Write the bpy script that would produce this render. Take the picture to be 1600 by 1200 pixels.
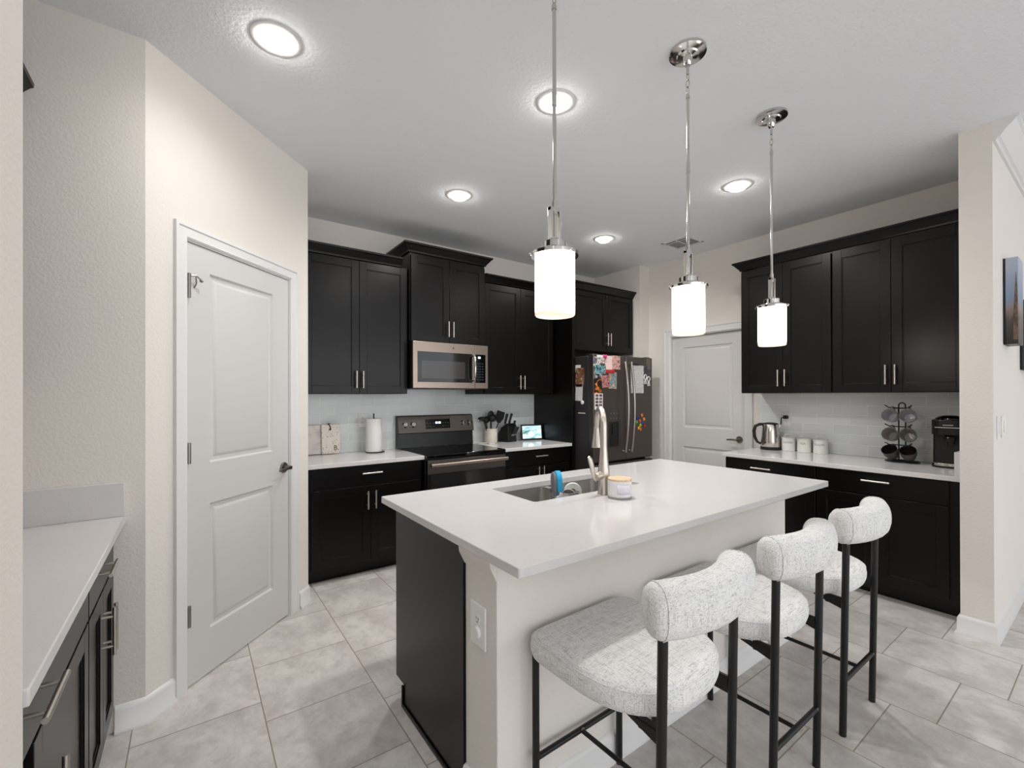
import bpy, bmesh, math, random
from mathutils import Matrix, Vector
random.seed(7)
SC = bpy.context.scene
for o in list(bpy.data.objects): bpy.data.objects.remove(o, do_unlink=True)
C = SC.collection
PI = math.pi

# ------------------------------------------------------------------ camera
cam = bpy.data.cameras.new('camera'); co = bpy.data.objects.new('camera', cam); C.objects.link(co)
cam.sensor_fit = 'HORIZONTAL'; cam.sensor_width = 36.0
cam.lens = 699.024 / 1600 * 36.0
cam.shift_x = -3.167 / 1600; cam.shift_y = 17.38 / 1600
cam.clip_start = 0.02; cam.clip_end = 60
co.matrix_world = (Matrix.Translation((0, 0, 1.3419)) @ Matrix.Rotation(-0.6255, 4, 'Z')
                   @ Matrix.Rotation(PI / 2 + 0.0022, 4, 'X') @ Matrix.Rotation(-0.0023, 4, 'Z'))
SC.camera = co
# ------------------------------------------------------------------ world and exposure
W = bpy.data.worlds.new('world'); SC.world = W; W.use_nodes = True
bg = W.node_tree.nodes['Background']
bg.inputs[0].default_value = (0.93, 0.96, 1.0, 1); bg.inputs[1].default_value = 1.22
SC.view_settings.view_transform = 'Standard'; SC.view_settings.look = 'None'
SC.view_settings.gamma = 1; SC.view_settings.use_curve_mapping = False
SC.view_settings.exposure = 0.90
CAN_POWER = 26.0        # emission of the recessed lamp lenses
CAN_WATTS = 37.0        # beam of each recessed lamp
PENDANT_POWER = 6.6     # emission of the pendant glass

H = 2.8208
YB, XR = 3.97, 4.282
ZC = 0.864              # counters
ZI = 0.8725             # island top

# ------------------------------------------------------------------ materials
def lin(c):
    return tuple(((x / 255) / 12.92 if x / 255 <= .04045 else ((x / 255 + .055) / 1.055) ** 2.4) for x in c) + (1.0,)
MATS = {}
def nd(nt, t, **kw):
    n = nt.nodes.new(t)
    for k, v in kw.items():
        if k.startswith('i_'):
            key = k[2:]
            n.inputs[int(key) if key.isdigit() else key.replace('_', ' ')].default_value = v
        else: setattr(n, k, v)
    return n
def mat(name, col, rough=.5, metal=0., spec=.5, bump=None, emit=None, estr=0., trans=0., coat=0., var=None, aniso=0., ior=1.45):
    m = bpy.data.materials.new(name); m.use_nodes = True; nt = m.node_tree
    b = nt.nodes['Principled BSDF']; L = nt.links.new
    c = lin(col)
    b.inputs['Base Color'].default_value = c; b.inputs['Roughness'].default_value = rough
    b.inputs['Metallic'].default_value = metal; b.inputs['Specular IOR Level'].default_value = spec
    b.inputs['Transmission Weight'].default_value = trans; b.inputs['Coat Weight'].default_value = coat
    b.inputs['IOR'].default_value = ior
    b.inputs['Anisotropic'].default_value = aniso
    if emit:
        b.inputs['Emission Color'].default_value = lin(emit); b.inputs['Emission Strength'].default_value = estr
    tc = nd(nt, 'ShaderNodeTexCoord')
    if bump:                                   # (scale, strength, distance, detail)
        nz = nd(nt, 'ShaderNodeTexNoise'); nz.inputs['Scale'].default_value = bump[0]; nz.inputs['Detail'].default_value = bump[3]
        bp = nd(nt, 'ShaderNodeBump'); bp.inputs['Strength'].default_value = bump[1]; bp.inputs['Distance'].default_value = bump[2]
        geo = nd(nt, 'ShaderNodeNewGeometry')
        L(geo.outputs['Position'], nz.inputs['Vector']); L(nz.outputs['Fac'], bp.inputs['Height']); L(bp.outputs['Normal'], b.inputs['Normal'])
    if var:                                    # (other colour, noise scale, (sx,sy,sz), lo, hi)
        mp = nd(nt, 'ShaderNodeMapping'); mp.inputs['Scale'].default_value = var[2]
        nz = nd(nt, 'ShaderNodeTexNoise'); nz.inputs['Scale'].default_value = var[1]; nz.inputs['Detail'].default_value = 5
        mr = nd(nt, 'ShaderNodeMapRange'); mr.inputs[1].default_value = var[3]; mr.inputs[2].default_value = var[4]
        mx = nd(nt, 'ShaderNodeMix', data_type='RGBA'); mx.inputs[6].default_value = c; mx.inputs[7].default_value = lin(var[0])
        L(tc.outputs['Object'], mp.inputs['Vector']); L(mp.outputs[0], nz.inputs['Vector']); L(nz.outputs['Fac'], mr.inputs[0])
        L(mr.outputs[0], mx.inputs[0]); L(mx.outputs[2], b.inputs['Base Color'])
    MATS[name] = m
    return m
M_WALL = mat('warm white wall paint', (227, 221, 214), .75, spec=.3, bump=(95, .35, .004, 2))
M_CEIL = mat('ceiling paint knockdown', (236, 239, 243), .85, spec=.2, bump=(70, .45, .006, 3))
M_TRIM = mat('white semi gloss trim', (224, 223, 222), .32, spec=.5)
M_DOOR = mat('white door paint', (207, 205, 203), .38, spec=.5)
M_CAB = mat('espresso cabinet lacquer', (7, 5, 5), .30, spec=.34, var=((12, 9, 8), 14, (6, 6, .6), .35, .7))
M_CABIN = mat('dark cabinet carcass', (17, 14, 14), .5)
M_QUARTZ = mat('white quartz', (213, 210, 209), .12, spec=.5, var=((203, 200, 199), 220, (1, 1, 1), .55, .75))
M_NICKEL = mat('brushed nickel', (204, 196, 187), .36, 1.0)
M_FRHANDLE = mat('satin appliance handle', (186, 178, 172), .3, 1.0)
M_CHROME = mat('polished nickel', (205, 203, 200), .12, 1.0)
M_STEEL = mat('sink steel', (186, 182, 178), .42, .9)
M_KETTLE = mat('kettle steel', (208, 202, 198), .2, 1.0)
M_SLATE = mat('slate appliance steel', (98, 91, 87), .42, .85)
M_BRONZE = mat('brushed bronze steel', (156, 142, 132), .34, 1.0)
M_BLACKGLASS = mat('black glass', (9, 9, 10), .06, spec=.6)
M_BLACK = mat('black enamel', (13, 13, 14), .3)
M_BLACKMETAL = mat('black powder coated metal', (14, 14, 15), .42)
M_BLACKPLASTIC = mat('black plastic', (17, 17, 18), .45)
M_GREYWIN = mat('tinted window', (52, 50, 50), .1, spec=.6)
M_WHITEPL = mat('white plastic', (236, 236, 234), .35)
M_PAPER = mat('white paper', (236, 234, 231), .85, spec=.2)
M_CREAM = mat('cream ceramic', (228, 219, 205), .45, var=((214, 203, 188), 9, (1, 1, 1), .4, .7))
M_CANI = mat('white enamel', (226, 225, 219), .3)
M_GREYTXT = mat('grey print', (120, 118, 114), .6)
M_BROWNTXT = mat('brown print', (96, 66, 40), .6)
M_BLACKWIRE = mat('black wire', (14, 13, 13), .5)
M_LENS = mat('lamp lens', (255, 255, 255), .5, emit=(255, 250, 242), estr=CAN_POWER)
M_GLOW = mat('lit opal glass', (250, 246, 238), .3, emit=(255, 246, 233), estr=PENDANT_POWER)
def m_glow():
    m = M_GLOW; nt = m.node_tree; L = nt.links.new; b = nt.nodes['Principled BSDF']
    tc = nd(nt, 'ShaderNodeTexCoord'); sp_ = nd(nt, 'ShaderNodeSeparateXYZ'); L(tc.outputs['Generated'], sp_.inputs[0])
    r = nd(nt, 'ShaderNodeMapRange'); r.inputs[1].default_value = .03; r.inputs[2].default_value = .16; r.inputs[3].default_value = .36; r.inputs[4].default_value = PENDANT_POWER; r.interpolation_type = 'SMOOTHSTEP'
    L(sp_.outputs['Z'], r.inputs[0]); L(r.outputs[0], b.inputs['Emission Strength'])
    mx = nd(nt, 'ShaderNodeMix', data_type='RGBA'); mx.inputs[6].default_value = lin((255, 222, 190)); mx.inputs[7].default_value = lin((255, 246, 233))
    r2 = nd(nt, 'ShaderNodeMapRange'); r2.inputs[1].default_value = .05; r2.inputs[2].default_value = .3; L(sp_.outputs['Z'], r2.inputs[0]); L(r2.outputs[0], mx.inputs[0]); L(mx.outputs[2], b.inputs['Emission Color'])
m_glow()
M_HOLESHADE = mat('painted hole shade', (6, 6, 6), .8)  # near-black colour standing in for the shade inside holes
M_HINGE = mat('satin nickel hinge', (150, 144, 138), .35, 1.0)
M_DARKNICK = mat('dark nickel lever', (120, 112, 104), .28, 1.0)

def m_floor():
    m = bpy.data.materials.new('porcelain floor tile'); m.use_nodes = True; nt = m.node_tree; L = nt.links.new
    b = nt.nodes['Principled BSDF']
    geo = nd(nt, 'ShaderNodeNewGeometry'); sep = nd(nt, 'ShaderNodeSeparateXYZ'); L(geo.outputs['Position'], sep.inputs[0])
    def mth(op, a, bb=None, c=None):
        n = nd(nt, 'ShaderNodeMath', operation=op)
        for i, v in enumerate((a, bb, c)):
            if v is None: continue
            if isinstance(v, (int, float)): n.inputs[i].default_value = v
            else: L(v, n.inputs[i])
        return n.outputs[0]
    P = .443
    u = mth('DIVIDE', mth('ADD', sep.outputs[0], .193), P)
    col = mth('FLOOR', u)
    fu = mth('FRACT', u)
    v = mth('DIVIDE', mth('ADD', mth('SUBTRACT', sep.outputs[1], 2.247), mth('MULTIPLY', col, .1477)), P)
    row = mth('FLOOR', v); fv = mth('FRACT', v)
    def edge(f): return mth('MULTIPLY', mth('MINIMUM', f, mth('SUBTRACT', 1.0, f)), P)
    d = mth('MINIMUM', edge(fu), edge(fv))
    grout = nd(nt, 'ShaderNodeMapRange'); grout.inputs[1].default_value = .0016; grout.inputs[2].default_value = .0030; grout.inputs[3].default_value = 1; grout.inputs[4].default_value = 0
    L(d, grout.inputs[0])
    cv = nd(nt, 'ShaderNodeCombineXYZ'); L(col, cv.inputs[0]); L(row, cv.inputs[1])
    wn = nd(nt, 'ShaderNodeTexWhiteNoise', noise_dimensions='3D'); L(cv.outputs[0], wn.inputs['Vector'])
    sc = nd(nt, 'ShaderNodeVectorMath', operation='SCALE'); sc.inputs['Scale'].default_value = 9.0; L(wn.outputs['Color'], sc.inputs[0])
    ad = nd(nt, 'ShaderNodeVectorMath', operation='ADD'); L(geo.outputs['Position'], ad.inputs[0]); L(sc.outputs[0], ad.inputs[1])
    n1 = nd(nt, 'ShaderNodeTexNoise'); n1.inputs['Scale'].default_value = 5.5; n1.inputs['Detail'].default_value = 10; n1.inputs['Roughness'].default_value = .72; n1.inputs['Distortion'].default_value = .25
    n2 = nd(nt, 'ShaderNodeTexNoise'); n2.inputs['Scale'].default_value = 17; n2.inputs['Detail'].default_value = 5; n2.inputs['Roughness'].default_value = .7
    mp = nd(nt, 'ShaderNodeMapping'); mp.inputs['Scale'].default_value = (1, .8, 1)
    L(ad.outputs[0], mp.inputs[0]); L(mp.outputs[0], n1.inputs['Vector']); L(mp.outputs[0], n2.inputs['Vector'])
    r1 = nd(nt, 'ShaderNodeMapRange'); r1.inputs[1].default_value = .38; r1.inputs[2].default_value = .62; L(n1.outputs['Fac'], r1.inputs[0])
    r2 = nd(nt, 'ShaderNodeMapRange'); r2.inputs[1].default_value = .50; r2.inputs[2].default_value = .72; L(n2.outputs['Fac'], r2.inputs[0])
    m1 = nd(nt, 'ShaderNodeMix', data_type='RGBA'); m1.inputs[6].default_value = lin((188, 182, 177)); m1.inputs[7].default_value = lin((216, 211, 206)); L(r1.outputs[0], m1.inputs[0])
    m2 = nd(nt, 'ShaderNodeMix', data_type='RGBA'); m2.inputs[7].default_value = lin((168, 160, 154)); L(m1.outputs[2], m2.inputs[6])
    f2 = mth('MULTIPLY', r2.outputs[0], .55); L(f2, m2.inputs[0])
    hs = nd(nt, 'ShaderNodeHueSaturation'); L(m2.outputs[2], hs.inputs['Color'])
    vv = mth('ADD', mth('MULTIPLY', wn.outputs['Value'], .10), .95); L(vv, hs.inputs['Value'])
    m3 = nd(nt, 'ShaderNodeMix', data_type='RGBA'); m3.inputs[7].default_value = lin((150, 136, 122)); L(hs.outputs[0], m3.inputs[6]); L(grout.outputs[0], m3.inputs[0])
    L(m3.outputs[2], b.inputs['Base Color'])
    rr = nd(nt, 'ShaderNodeMapRange'); rr.inputs[3].default_value = .36; rr.inputs[4].default_value = .8; L(grout.outputs[0], rr.inputs[0]); L(rr.outputs[0], b.inputs['Roughness'])
    hgt = mth('SUBTRACT', mth('MULTIPLY', n2.outputs['Fac'], .25), grout.outputs[0])
    bp = nd(nt, 'ShaderNodeBump'); bp.inputs['Strength'].default_value = .35; bp.inputs['Distance'].default_value = .002; L(hgt, bp.inputs['Height']); L(bp.outputs[0], b.inputs['Normal'])
    return m
M_FLOOR = m_floor()

def m_splash(axis):
    m = bpy.data.materials.new('glass subway tile ' + axis); m.use_nodes = True; nt = m.node_tree; L = nt.links.new
    b = nt.nodes['Principled BSDF']; geo = nd(nt, 'ShaderNodeNewGeometry'); sep = nd(nt, 'ShaderNodeSeparateXYZ'); L(geo.outputs['Position'], sep.inputs[0])
    cv = nd(nt, 'ShaderNodeCombineXYZ'); L(sep.outputs['X' if axis == 'x' else 'Y'], cv.inputs[0]); L(sep.outputs['Z'], cv.inputs[1])
    br = nd(nt, 'ShaderNodeTexBrick'); br.offset = .5; br.inputs['Scale'].default_value = 1.0
    mp = nd(nt, 'ShaderNodeMapping'); mp.inputs['Location'].default_value = (.05, -.873 + .0017, 0); L(cv.outputs[0], mp.inputs[0]); L(mp.outputs[0], br.inputs['Vector'])
    br.inputs['Brick Width'].default_value = .23; br.inputs['Row Height'].default_value = .0775; br.inputs['Mortar Size'].default_value = .0021; br.inputs['Mortar Smooth'].default_value = .2
    br.inputs['Color1'].default_value = lin((219, 224, 223)); br.inputs['Color2'].default_value = lin((228, 232, 231)); br.inputs['Mortar'].default_value = lin((252, 251, 248)); br.inputs['Bias'].default_value = 0
    L(br.outputs['Color'], b.inputs['Base Color']); b.inputs['Roughness'].default_value = .12
    bp = nd(nt, 'ShaderNodeBump'); bp.invert = True; bp.inputs['Strength'].default_value = .5; bp.inputs['Distance'].default_value = .002; L(br.outputs['Fac'], bp.inputs['Height']); L(bp.outputs[0], b.inputs['Normal'])
    return m
def m_fabric():
    m = bpy.data.materials.new('light grey slub linen'); m.use_nodes = True; nt = m.node_tree; L = nt.links.new
    b = nt.nodes['Principled BSDF']; tc = nd(nt, 'ShaderNodeTexCoord')
    outs = []
    for sc, lo, hi in (((22, 420, 420), .53, .72), ((420, 420, 22), .54, .74), ((420, 22, 420), .54, .74), ((900, 900, 900), .5, .8)):
        mp = nd(nt, 'ShaderNodeMapping'); mp.inputs['Scale'].default_value = sc; L(tc.outputs['Object'], mp.inputs[0])
        n = nd(nt, 'ShaderNodeTexNoise'); n.inputs['Scale'].default_value = 1.0; n.inputs['Detail'].default_value = 1.5; n.inputs['Roughness'].default_value = .6; L(mp.outputs[0], n.inputs['Vector'])
        r = nd(nt, 'ShaderNodeMapRange'); r.inputs[1].default_value = lo; r.inputs[2].default_value = hi; L(n.outputs['Fac'], r.inputs[0]); outs.append(r.outputs[0])
    acc = outs[0]
    for o_ in outs[1:]:
        mx = nd(nt, 'ShaderNodeMath', operation='ADD'); L(acc, mx.inputs[0]); L(o_, mx.inputs[1]); acc = mx.outputs[0]
    sc_ = nd(nt, 'ShaderNodeMath', operation='MULTIPLY'); sc_.inputs[1].default_value = .62; sc_.use_clamp = True; L(acc, sc_.inputs[0])
    mx = nd(nt, 'ShaderNodeMix', data_type='RGBA'); mx.inputs[6].default_value = lin((240, 239, 237)); mx.inputs[7].default_value = lin((166, 166, 166)); L(sc_.outputs[0], mx.inputs[0])
    L(mx.outputs[2], b.inputs['Base Color']); b.inputs['Roughness'].default_value = .9; b.inputs['Specular IOR Level'].default_value = .15
    bp = nd(nt, 'ShaderNodeBump'); bp.inputs['Strength'].default_value = .25; bp.inputs['Distance'].default_value = .001; L(sc_.outputs[0], bp.inputs['Height']); L(bp.outputs[0], b.inputs['Normal'])
    return m
M_FABRIC = m_fabric()
def m_collage(name, cols, scale, seed):
    m = bpy.data.materials.new(name); m.use_nodes = True; nt = m.node_tree; L = nt.links.new
    b = nt.nodes['Principled BSDF']; tc = nd(nt, 'ShaderNodeTexCoord')
    mp = nd(nt, 'ShaderNodeMapping'); mp.inputs['Location'].default_value = (seed * 1.7, seed * .9, seed); L(tc.outputs['Object'], mp.inputs[0])
    n = nd(nt, 'ShaderNodeTexNoise'); n.inputs['Scale'].default_value = scale; n.inputs['Detail'].default_value = 2.5; n.inputs['Distortion'].default_value = 1.0; L(mp.outputs[0], n.inputs['Vector'])
    r = nd(nt, 'ShaderNodeValToRGB'); r.color_ramp.interpolation = 'LINEAR'
    el = r.color_ramp.elements
    while len(el) < len(cols): el.new(.5)
    for i, c in enumerate(cols):
        el[i].position = .30 + .40 * i / (len(cols) - 1); el[i].color = lin(c)
    L(n.outputs['Fac'], r.inputs[0]); L(r.outputs[0], b.inputs['Base Color']); b.inputs['Roughness'].default_value = .4
    return m
def m_lines(name, base, ink, rows, axis='Z'):
    m = bpy.data.materials.new(name); m.use_nodes = True; nt = m.node_tree; L = nt.links.new
    b = nt.nodes['Principled BSDF']; tc = nd(nt, 'ShaderNodeTexCoord')
    w = nd(nt, 'ShaderNodeTexWave', wave_type='BANDS', bands_direction=axis); w.inputs['Scale'].default_value = rows; w.inputs['Distortion'].default_value = 0
    L(tc.outputs['Object'], w.inputs[0])
    n = nd(nt, 'ShaderNodeTexNoise'); n.inputs['Scale'].default_value = 60; L(tc.outputs['Object'], n.inputs['Vector'])
    mu = nd(nt, 'ShaderNodeMath', operation='MULTIPLY'); L(w.outputs['Fac'], mu.inputs[0]); L(n.outputs['Fac'], mu.inputs[1])
    r = nd(nt, 'ShaderNodeMapRange'); r.inputs[1].default_value = .3; r.inputs[2].default_value = .6; L(mu.outputs[0], r.inputs[0])
    mx = nd(nt, 'ShaderNodeMix', data_type='RGBA'); mx.inputs[6].default_value = lin(base); mx.inputs[7].default_value = lin(ink); L(r.outputs[0], mx.inputs[0]); L(mx.outputs[2], b.inputs['Base Color'])
    b.inputs['Roughness'].default_value = .8
    return m
def m_speckle(name, base, ink, scale, thr):
    m = bpy.data.materials.new(name); m.use_nodes = True; nt = m.node_tree; L = nt.links.new
    b = nt.nodes['Principled BSDF']; tc = nd(nt, 'ShaderNodeTexCoord')
    v = nd(nt, 'ShaderNodeTexVoronoi'); v.inputs['Scale'].default_value = scale; L(tc.outputs['Object'], v.inputs['Vector'])
    w = nd(nt, 'ShaderNodeMath', operation='LESS_THAN'); w.inputs[1].default_value = thr; L(v.outputs['Distance'], w.inputs[0])
    mx = nd(nt, 'ShaderNodeMix', data_type='RGBA'); mx.inputs[6].default_value = lin(base); mx.inputs[7].default_value = lin(ink); L(w.outputs[0], mx.inputs[0]); L(mx.outputs[2], b.inputs['Base Color'])
    b.inputs['Roughness'].default_value = .4
    return m

# ------------------------------------------------------------------ mesh helpers
ORG = {}
class MB:
    def __init__(s, T=None): s.bm = bmesh.new(); s.T = T or Matrix.Identity(4)
    def v(s, p): return s.bm.verts.new(s.T @ Vector(p))
    def f(s, vs):
        try: return s.bm.faces.new(vs)
        except ValueError: return None
    def box(s, x0, x1, y0, y1, z0, z1):
        v = [s.v((x, y, z)) for z in (z0, z1) for y in (y0, y1) for x in (x0, x1)]
        for q in ((0, 2, 3, 1), (4, 5, 7, 6), (0, 1, 5, 4), (2, 6, 7, 3), (0, 4, 6, 2), (1, 3, 7, 5)): s.f([v[i] for i in q])
        return s
    def loft(s, rings, cap0=True, cap1=True, closed=False):
        R = [[s.v(p) for p in r] for r in rings]; n = len(R[0])
        rng = range(len(R)) if closed else range(len(R) - 1)
        for i in rng:
            a, b = R[i], R[(i + 1) % len(R)]
            for k in range(n): s.f([a[k], a[(k + 1) % n], b[(k + 1) % n], b[k]])
        if not closed:
            if cap0: s.f(R[0][::-1])
            if cap1: s.f(R[-1])
        return s
    def lathe(s, prof, c=(0, 0, 0), n=28, M=None, cap0=True, cap1=True, closed=False):
        M = M or Matrix.Identity(4); c = Vector(c)
        rings = [[c + (M @ Vector((max(r, 1e-5) * math.cos(2 * PI * k / n), max(r, 1e-5) * math.sin(2 * PI * k / n), z))) for k in range(n)] for r, z in prof]
        return s.loft(rings, cap0, cap1, closed)
    def cyl(s, a, b, r0, r1=None, n=14): return s.tube([a, b], [r0, r0 if r1 is None else r1], n)
    def tube(s, pts, r, n=10, closed=False, flat=1.0):
        pts = [Vector(p) for p in pts]; N = len(pts)
        if not isinstance(r, (list, tuple)): r = [r] * N
        rings = []; up = None
        for i, p in enumerate(pts):
            if closed: t = (pts[(i + 1) % N] - pts[i - 1])
            else: t = pts[min(i + 1, N - 1)] - pts[max(i - 1, 0)]
            t.normalize()
            if up is None:
                up = Vector((0, 0, 1)) if abs(t.z) < .9 else Vector((1, 0, 0))
            a = (up - t * up.dot(t)); a.normalize(); b = t.cross(a); up = a
            rings.append([p + a * (r[i] * math.cos(2 * PI * k / n)) + b * (r[i] * flat * math.sin(2 * PI * k / n)) for k in range(n)])
        return s.loft(rings, closed=closed)
    def prism(s, poly, z0, z1, axis='z'):
        def P(a, b, c): return (a, b, c) if axis == 'z' else ((a, c, b) if axis == 'y' else (c, a, b))
        lo = [s.v(P(a, b, z0)) for a, b in poly]; hi = [s.v(P(a, b, z1)) for a, b in poly]; n = len(poly)
        s.f(lo[::-1]); s.f(hi)
        for k in range(n): s.f([lo[k], lo[(k + 1) % n], hi[(k + 1) % n], hi[k]])
        return s
    def sweep(s, path, prof, side=1):
        # path: (x,y) list; prof: (outward, z) closed polygon; outward is to the right of travel for side=1
        P = [Vector(p) for p in path]; rings = []
        for i, p in enumerate(P):
            ns = []
            for a, b in ((i - 1, i), (i, i + 1)):
                if a < 0 or b >= len(P): continue
                d = (P[b] - P[a]).normalized(); ns.append(Vector((d.y, -d.x)) * side)
            o = ns[0] if len(ns) == 1 else (ns[0] + ns[1]) / (1 + ns[0].dot(ns[1]))
            rings.append([(p.x + o.x * u, p.y + o.y * u, z) for u, z in prof])
        return s.loft(rings)
    def sphere(s, c, r, nu=16, nv=10, sc=(1, 1, 1)):
        prof = [(r * math.sin(PI * i / nv), -r * math.cos(PI * i / nv)) for i in range(nv + 1)]
        return s.lathe(prof, c, nu, Matrix.Diagonal((sc[0], sc[1], sc[2], 1)))
    def add_mesh(s, me, M):
        b2 = bmesh.new(); b2.from_mesh(me); mp = {}
        for v in b2.verts: mp[v] = s.v(M @ v.co)
        for f in b2.faces: s.f([mp[v] for v in f.verts])
        b2.free(); return s
def text_mesh(txt, size, extrude=.0006):
    cu = bpy.data.curves.new('lettering', 'FONT'); cu.body = txt; cu.size = size; cu.extrude = extrude; cu.align_x = 'CENTER'; cu.align_y = 'CENTER'; cu.resolution_u = 2
    o = bpy.data.objects.new('lettering', cu); C.objects.link(o)
    dg = bpy.context.evaluated_depsgraph_get(); dg.update()
    me = bpy.data.meshes.new_from_object(o.evaluated_get(dg))
    bpy.data.objects.remove(o, do_unlink=True)
    return me
def tag(o, label=None, cat=None, group=None, kind=None):
    if label: o['label'] = label
    if cat: o['category'] = cat
    if group: o['group'] = group
    if kind: o['kind'] = kind
    return o
def obj(name, mb, m, parent=None, bevel=0, seg=2, smooth=35, label=None, cat=None, group=None, kind=None):
    me = bpy.data.meshes.new(name)
    bm = mb.bm
    bmesh.ops.recalc_face_normals(bm, faces=bm.faces)
    if parent is not None: org = ORG[parent.name]
    else:
        xs = [v.co for v in bm.verts]
        org = Vector(((min(p.x for p in xs) + max(p.x for p in xs)) / 2, (min(p.y for p in xs) + max(p.y for p in xs)) / 2, min(p.z for p in xs)))
    bmesh.ops.translate(bm, verts=bm.verts, vec=-org)
    bm.to_mesh(me); bm.free()
    for p in me.polygons: p.use_smooth = True
    me.set_sharp_from_angle(angle=math.radians(smooth))
    me.materials.append(m)
    o = bpy.data.objects.new(name, me); C.objects.link(o); ORG[o.name] = org
    if parent is not None: o.parent = parent
    else: o.location = org
    if bevel:
        b = o.modifiers.new('bevel', 'BEVEL'); b.width = bevel; b.segments = seg; b.limit_method = 'ANGLE'; b.angle_limit = math.radians(40); b.harden_normals = False
    return tag(o, label, cat, group, kind)
def thing(name, label, cat, loc, group=None):
    o = bpy.data.objects.new(name, None); C.objects.link(o); o.location = loc; o.empty_display_size = .05
    ORG[o.name] = Vector(loc)
    return tag(o, label, cat, group)
def dup(root, loc, label=None, rz=0.):
    r = root.copy(); C.objects.link(r); r.location = loc; r.rotation_euler = (0, 0, rz)
    if label: r['label'] = label
    def rec(src, dst):
        for ch in list(src.children):
            c = ch.copy(); C.objects.link(c); c.parent = dst; rec(ch, c)
    rec(root, r); return r
def TR(x, y, ang, z=0): return Matrix.Translation((x, y, z)) @ Matrix.Rotation(ang, 4, 'Z')

# ------------------------------------------------------------------ the room
S = 'structure'
obj('floor', MB().box(-3.6, 8.1, -5, 4.5, -.06, 0), M_FLOOR, kind=S)
obj('ceiling', MB().box(-3.6, 8.1, -5, 4.5, H, H + .08), M_CEIL, kind=S)
obj('wall_back', MB().box(.50, 4.45, YB, YB + .1, 0, H), M_WALL, kind=S)
DR0, DR1, DRZ = 2.172, 2.982, 1.985            # opening of the door in the right wall
w = MB(); w.box(XR, XR + .12, .575, DR0, 0, H); w.box(XR, XR + .12, DR1, 3.27, 0, H); w.box(XR, XR + .12, DR0, DR1, DRZ, H); w.box(XR, XR+.12, 3.27, YB, 0, H)
w.box(4.122, XR, 3.27, YB, 0, H)
obj('wall_right', w, M_WALL, kind=S)
TP = TR(-.1526, 2.3897, PI / 4)                # pantry wall: local x along it, local y into it
LP = .7739 * 2 ** .5
w = MB(TP); w.box(0, .192, 0, .1, 0, H); w.box(.912, LP, 0, .1, 0, H); w.box(.192, .912, 0, .1, 2.062, H)
obj('wall_pantry', w, M_WALL, kind=S)
obj('wall_pantry_side', MB().box(.52, .6213, 3.1637, YB, 0, H), M_WALL, kind=S)
obj('wall_nook', MB().box(-.95, -.1526, 2.39, 2.49, 0, H), M_WALL, kind=S)
obj('wall_nook_side', MB().box(-.95, -.85, 1.06, 2.39, 0, H), M_WALL, kind=S)
obj('wall_near', MB().box(-.95, -.2225, .50, 1.062, 0, H), M_WALL, kind=S)
obj('wall_stub', MB().box(3.516, 8.0, .443, .575, 0, H), M_WALL, kind=S)
obj('wall_left', MB().box(-3.6, -3.5, -5, 1.0, 0, H), M_WALL, kind=S)
obj('wall_left_return', MB().box(-3.5, -.95, .9, 1.0, 0, H), M_WALL, kind=S)
obj('wall_far_right', MB().box(8.0, 8.1, -5, .575, 0, H), M_WALL, kind=S)

BBP = [(0, 0), (.016, 0), (.016, .012), (.013, .02), (.013, .092), (.007, .104), (0, .108)]
BBQ = [(0, 0), (.022, 0), (.022, .012), (.013, .022), (.013, .088), (.008, .1), (0, .106)]
def bb(name, path, side=1): obj(name, MB().sweep(path, BBQ, side), M_TRIM, kind=S, smooth=50)
def dg(t): return (-.1526 + t * .70711, 2.3897 + t * .70711)
bb('baseboard_nook', [(-.247, 2.39), (-.1526, 2.3897), dg(.128)])
bb('baseboard_pantry', [dg(.995), dg(LP), (.6213, 3.34)])
bb('baseboard_stub', [(3.70, .575), (3.516, .575), (3.516, .443), (8.0, .443)], 1)
bb('baseboard_right', [(XR, DR0 - .06), (XR, 2.036)])
bb('baseboard_alcove', [(4.122, 3.30), (4.122, 3.27), (XR, 3.27), (XR, DR1 + .15)])
bb('baseboard_near', [(-.2225, .50), (-.2225, 1.062)])
CRP = [(0, H), (0, H - .105), (.012, H - .105), (.018, H - .094), (.03, H - .088), (.052, H - .055), (.078, H - .03), (.086, H - .018), (.098, H - .012), (.098, H)]
obj('trim_1', MB().sweep([(3.516, .575), (3.516, .443), (8.0, .443)][1:], CRP, 1), M_TRIM, kind=S, smooth=25)

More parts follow.
